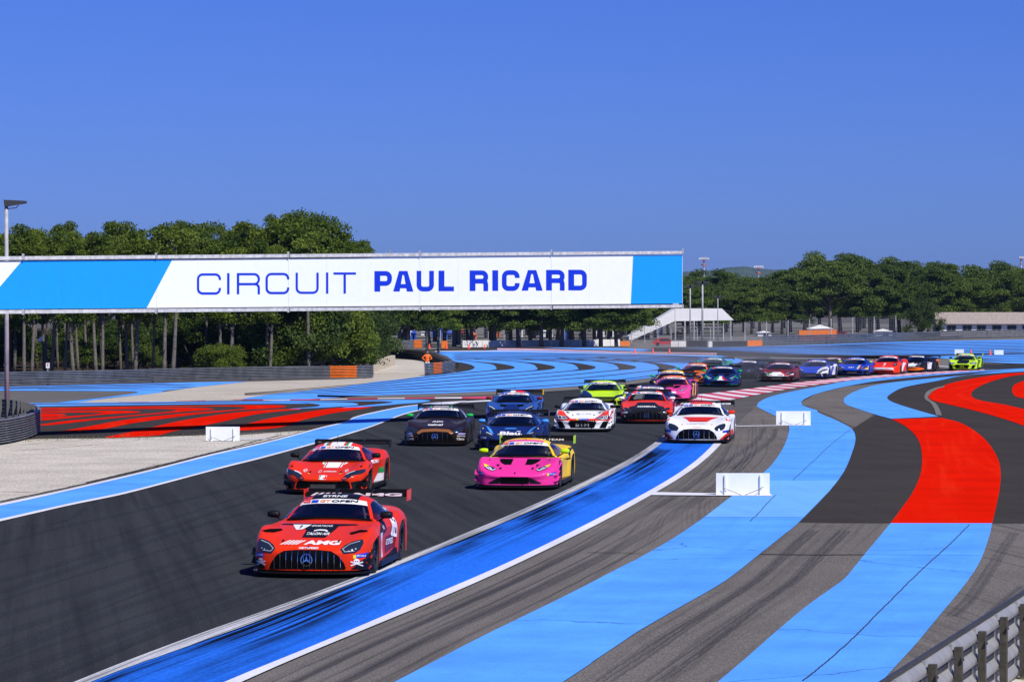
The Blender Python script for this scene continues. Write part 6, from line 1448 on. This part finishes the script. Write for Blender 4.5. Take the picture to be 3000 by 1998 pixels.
fence([(2119,1006),(2190,1004),(2400,999),(2624,991)], lambda t: 2.4+.7*t, 9, 'tall debris fence in front of the right grove, behind the guardrail', 9, False, .07)

# ------------------------------------------------------------------ stand canopy, buildings, tents
CAN = mat('white_canvas', (.80,.80,.80), .6, var=.04, scale=1)
o = empty('grandstand', (V(1977,0,400).x, 400, 0), 0, 'small grandstand under a sloping white canvas roof right of the banner', 'grandstand')
def gs(px, py, dz=0): p = V(px, py, 400+dz); return (p.x-o.location.x, p.y-400, p.z)
m_ = MB(); m_.prism([gs(1843,986), gs(1843,1000), gs(1877,985), gs(1977,941), gs(1977,905)], (0,9,0)); m_.build('stair_canopy', CAN, o)
m_ = MB(); m_.prism([gs(1978,904), gs(2115,904), gs(2150,938), gs(1978,941)], (0,9,0)); m_.build('roof_canopy', CAN, o)
for px in (1978,2006,2033,2090,2140):
    m_ = MB(); a = gs(px,940); m_.tube([(a[0],-.2,0),(a[0],-.2,a[2])], .11, 6); m_.build('post', GAL, o)
for k in range(5):
    a, b = gs(1990,0), gs(2130,0); m_ = MB(); m_.box(((a[0]+b[0])/2, 2+k*1.2, .5+k*.45), (b[0]-a[0], .9, .14)); m_.build('bench_row', mat('bench_grey', (.12,.12,.13), .8), o)
# long low building
o = empty('low_building', (V(2741,0,445).x, 445, 0), 0, 'long low white building with brown tiled roof and square windows', 'building')
def lb(px, py, dy=0): p = V(px, py, 445); return (p.x-o.location.x, dy, p.z)
xa, xb = lb(2757,0)[0], lb(3150,0)[0]; zt = lb(0,948)[2]; m_ = MB(); m_.box(((xa+xb)/2, 4, zt/2), (xb-xa, 8, zt)); m_.build('wall', WALLW, o)
m_ = MB(); zr = lb(0,915)[2]; m_.prism([(xa-.7,-.6,zt-.05),(xa-.7,4,zr),(xa-.7,8.6,zt-.05)], (xb-xa+1.4,0,0)); m_.build('roof', mat('brown_roof_tiles', (.34,.285,.25), .9, var=.2, scale=3), o)
for px in (2789,2835,2877,2922,2966,3010,3054):
    c = lb(px, 0)[0]; m_ = MB(); m_.box((c, -.03, lb(0,961)[2]), (1.35,.08,.80)); w_ = m_.build('window', mat('window_frame_grey', (.3,.28,.26), .7), o)
    for s in (-1, 1): m_ = MB(); m_.box((c+s*.32, -.09, lb(0,961)[2]), (.56,.06,.64)); m_.build('pane', mat('dark_pane', (.02,.025,.03), .1), w_)
# marquees, vans and stalls of the paddock, seen between the trunks
TC = dict(white=(.75,.75,.76), blue=(.02,.08,.45), red=(.55,.03,.02), black=(.02,.02,.02), orange=(.75,.15,.02), grey=(.3,.3,.32), pale=(.35,.5,.75))
def tent(px, by, wpx, hpx, col, label, Z):
    a = V(px, by, Z); w_ = wpx*Z/FPX; h = hpx*Z/FPX; o = empty('marquee', (a.x, Z, 0), 0, label, 'marquee', 'paddock marquees seen between the trunks')
    c = mat('canvas_'+col, TC[col], .7)
    m_ = MB(); m_.box((0,1.5,h*.32), (w_,3,h*.64)); m_.build('wall', c, o)
    m_ = MB(); hh = h*.65; n = 0; m_.v += [(-w_*.55,-.2,hh),(w_*.55,-.2,hh),(w_*.55,3.2,hh),(-w_*.55,3.2,hh),(0,1.5,h)]; m_.f += [(0,1,4),(1,2,4),(2,3,4),(3,0,4),(3,2,1,0)]; m_.build('roof', c if col != 'white' else CAN, o)
    m_ = MB(); m_.box((w_*.1,-.04,h*.25), (w_*.35,.05,h*.42)); m_.build('doorway', MATBLK, o)
cols = list(TC)
rt = random.Random(5)
for i in range(24):
    px = 1130+860*(i+rt.random())/24; Z = rt.choice((405, 435, 460)); col = rt.choice(['white','white','blue','red','orange','black','grey','black','pale'])
    tent(px, 1000, rt.uniform(12,36), rt.uniform(16,44), col, f'{col} canvas marquee between the pines beyond the far white wall', Z)
for i in range(16):
    px = 60+900*(i+rt.random())/16; Z = rt.uniform(275, 300); col = rt.choice(['white','blue','red','grey','pale','black'])
    tent(px, 1050, rt.uniform(16,34), rt.uniform(30,64), col, f'{col} canvas marquee glimpsed through the trunks of the left wood', Z)
for i, (px, wpx, hpx) in enumerate(((2240,40,16),(2405,70,34),(2590,50,22))):
    tent(px, 985, wpx, hpx, 'white', 'white canvas marquee under the grove behind the right fence', 448)
# portable toilet cabin
p = V(1338, 1003, 352); o = empty('portable_cabin', (p.x, 352, 0), 0, 'white portable cabin standing left behind the long white wall', 'cabin')
m_ = MB(); m_.box((0,.8,1.0), (.95,1.1,2.0)); m_.build('body', CAN, o); m_ = MB(); m_.box((.1,.22,.95), (.45,.04,1.6)); m_.build('door', mat('cabin_door', (.55,.6,.68), .5), o); m_ = MB(); m_.box((0,.8,2.04), (1.0,1.15,.1)); m_.build('roof', CAN, o)
# parked cars far off
def parked(px, by, col, label, Z):
    p = V(px, by, Z); o = empty('parked_car', (p.x, Z, 0), 0, label, 'car'); c = mat('parked_'+label[:5], col, .3, 0, .5)
    m_ = MB(); m_.prism([(-2.1,0,.3),(2.1,0,.3),(2.15,0,.75),(1.3,0,.9),(.7,0,1.4),(-1.0,0,1.42),(-1.9,0,.95),(-2.15,0,.8)], (0,1.7,0)); m_.build('body', c, o)
    m_ = MB(); m_.prism([(-.95,-.01,.92),(1.1,-.01,.92),(.62,-.01,1.32),(-.85,-.01,1.32)], (0,-.02,0)); m_.build('side_window', LENS, o)
    o.scale = (.62,)*3
    for s in (-1.3, 1.3): w_ = MB(); w_.lathe([(0,-.1),(.32,-.1),(.34,0),(.32,.1),(0,.1)], 14, 'x'); ob = w_.build('wheel', RUB, o, loc=(s, .1, .34)); ob.rotation_euler = (0,0,R(90))
PC = parked(1948, 1013, (.45,.03,.03), 'red recovery car parked between the white walls right of the banner', 340)
parked(2466, 994, (.35,.02,.03), 'dark red car parked behind the fence right of the long orange barrier', 430)

# ------------------------------------------------------------------ marshals (one continuous skinned body each)
OVR = mat('marshal_orange', (.85,.16,.02), .8); SKIN = mat('skin', (.45,.27,.19), .6); HAIR = mat('dark_hair', (.03,.02,.015), .8)
def person(loc, rz, label, col, legs=None, arms='down', sc_=1.0):
    J = dict(pel=(0,0,.95), chest=(0,0,1.32), neck=(0,0,1.50), head=(0,-.01,1.66), crown=(0,0,1.76), ls=(-.19,0,1.42), rs=(.19,0,1.42), lh=(-.10,0,.90), rh=(.10,0,.90), lk=(-.12,-.02,.50), rk=(.12,-.02,.50), la=(-.13,.01,.08), ra=(.13,.01,.08), lt=(-.14,-.16,.04), rt=(.14,-.16,.04))
    if arms == 'hips': J.update(le=(-.42,.02,1.20), lw=(-.22,-.14,1.02), re=(.36,-.05,1.16), rw=(.14,-.22,1.10))
    else: J.update(le=(-.26,0,1.14), lw=(-.27,-.06,.88), re=(.26,0,1.14), rw=(.27,-.06,.88))
    Rd = dict(pel=.16, chest=.17, neck=.065, head=.105, crown=.07, ls=.085, rs=.085, lh=.11, rh=.11, lk=.075, rk=.075, la=.055, ra=.055, lt=.045, rt=.045, le=.052, re=.052, lw=.04, rw=.04)
    E = [('pel','chest'),('chest','neck'),('neck','head'),('head','crown'),('chest','ls'),('chest','rs'),('ls','le'),('le','lw'),('rs','re'),('re','rw'),('pel','lh'),('pel','rh'),('lh','lk'),('lk','la'),('la','lt'),('rh','rk'),('rk','ra'),('ra','rt')]
    ks = list(J); me = bpy.data.meshes.new('person'); me.from_pydata([J[k] for k in ks], [(ks.index(a), ks.index(b)) for a, b in E], [])
    t = bpy.data.objects.new('t', me); COL.objects.link(t); sk = t.modifiers.new('s', 'SKIN'); sb = t.modifiers.new('u', 'SUBSURF'); sb.levels = 1
    for i, k in enumerate(ks): me.skin_vertices[0].data[i].radius = (Rd[k], Rd[k]*(.72 if k in ('pel','chest') else 1)); me.skin_vertices[0].data[i].use_root = (k == 'pel')
    bpy.context.view_layer.update(); m2 = bpy.data.meshes.new_from_object(t.evaluated_get(bpy.context.evaluated_depsgraph_get())); bpy.data.objects.remove(t)
    m2.materials.clear()
    for m_ in (col, legs or col, SKIN, HAIR): m2.materials.append(m_)
    for p in m2.polygons:
        c = p.center; p.use_smooth = True
        p.material_index = 3 if c.z > 1.70 or (c.z > 1.62 and c.y > .03) else 2 if c.z > 1.51 or (abs(c.x) > .22 and c.z < .96 and c.z > .8) else 1 if c.z < .92 else 0
    o = link('person', m2, None, None, loc); o.rotation_euler = (0,0,rz); o.scale = (sc_,)*3; return tag(o, label, 'person')
Zm = 4.5*FPX/(1104-895)
p = V(1252, 1100, 204); o = person((p.x, 204, 0), .3, 'marshal in orange overalls with a white panel standing behind the short guardrail', OVR, BWH, 'hips', .84)
p = V(1128, 1020, 290); person((p.x, 290, 0), -.2, 'distant marshal in orange at the start of the tyre wall', OVR, BWH, 'down', 1.0)
for px, c, t in ((1303,'.7','white'),):
    p = V(px, 1010, 352); person((p.x, 352, .4), 0, f'distant {t} shirted person standing behind the {"small orange block" if px < 1500 else "white wall near the lamp posts"}', BWH, SUIT, 'down', 1.0)
# small white sign in front of the wood
p = V(140, 1104, 178); o = empty('small_sign', (p.x, 178, 0), 0, 'small white plate with a red mark on the left guardrail', 'sign')
m_ = MB(); m_.box((0,0,1.02), (.21,.03,.30)); m_.build('plate', BWH, o); m_ = MB(); m_.box((0,-.02,1.06), (.06,.012,.12)); m_.build('red_mark', PR, o); m_ = MB(); m_.box((0,.03,.5), (.04,.04,1.0)); m_.build('stake', GAL, o)
# unseen board added outside the frame on the right to cast the dark wedge
o = empty('marker_board', (12.9, 62.6, 0), 0, 'unseen tall board added beyond the right edge to cast a dark wedge on the asphalt', 'marker board')
m_ = MB(); m_.prism([(-1.1,0,.3),(1.1,0,.3),(1.1,0,2.5),(-.6,0,2.5)], (0,.05,0)); m_.build('board_panel', BWH, o)
for s in (-.8, .8): m_ = MB(); m_.box((s,.08,1.2), (.07,.07,2.4)); m_.build('post', GAL, o)
# ------------------------------------------------------------------ dry tufts at the gravel's edge
rng = np.random.default_rng(3); v, f = [], []
def tuft(x, y, s):
    for _ in range(7):
        a = rng.uniform(0, 6.28); b = len(v); dx, dy = math.cos(a)*s*.2, math.sin(a)*s*.2; l = rng.uniform(.5, 1)*s
        v.extend([(x-dy*.15, y+dx*.15, 0), (x+dy*.15, y-dx*.15, 0), (x+dx*2.2, y+dy*2.2, l)]); f.append((b, b+1, b+2))
for _ in range(420):
    t = rng.uniform(0, 1); px = 20+860*t; py_ = np.interp(px, [0,150,300,600,860], [1298,1287,1286,1276,1268])+rng.normal(0, 3); x, y = G(px, py_); tuft(x, y, rng.uniform(.05, .14))
for _ in range(260): px = rng.uniform(2915, 3010); py_ = rng.uniform(1935, 1998); x, y = G(px, py_); tuft(x, y, rng.uniform(.05, .12))
o = link('dry_grass', mesh('dry_grass', v, f), mat('dry_grass', (.14,.15,.05), .9, var=.4)); tag(o, 'sparse dry grass tufts along the edge of the gravel', 'grass', kind='stuff')
area('gravel_patch', [(2870,1998),(2945,1950),(3000,1922),(3300,1800),(3400,2500),(2700,2500)], M['gravel'], 6, 0)
# ------------------------------------------------------------------ haze
hz, t, b = new_mat('thin_haze'); t.nodes.remove(b)
pv = N(t, 'VolumePrincipled'); pv.inputs['Color'].default_value = (.30,.52,1,1); pv.inputs['Density'].default_value = .00005; pv.inputs['Anisotropy'].default_value = .1
t.links.new(pv.outputs[0], t.nodes['Material Output'].inputs['Volume'])
m_ = MB(); m_.box((0, 3550, 59), (7600, 7500, 120)); o = m_.build('haze', hz); o['kind'] = 'stuff'; o['label'] = 'thin blue air haze over the whole circuit'; o['category'] = 'haze'

# tyre smoke drifting over the far cars
sm, t, b = new_mat('tyre_smoke'); t.nodes.remove(b)
pv = N(t, 'VolumePrincipled'); pv.inputs['Color'].default_value = (.85,.88,.95,1); pv.inputs['Density'].default_value = .009
t.links.new(pv.outputs[0], t.nodes['Material Output'].inputs['Volume'])
bm = bmesh.new(); bmesh.ops.create_icosphere(bm, subdivisions=3, radius=1); me = bpy.data.meshes.new('tyre_smoke'); bm.to_mesh(me); bm.free()
p = V(2110, 1100, 186); o = link('tyre_smoke', me, sm, None, (p.x, 186, 1.3)); o.scale = (8.5, 12, 1.5); tag(o, 'thin tyre smoke drifting over the dark cars at the far bend', 'smoke', kind='stuff')
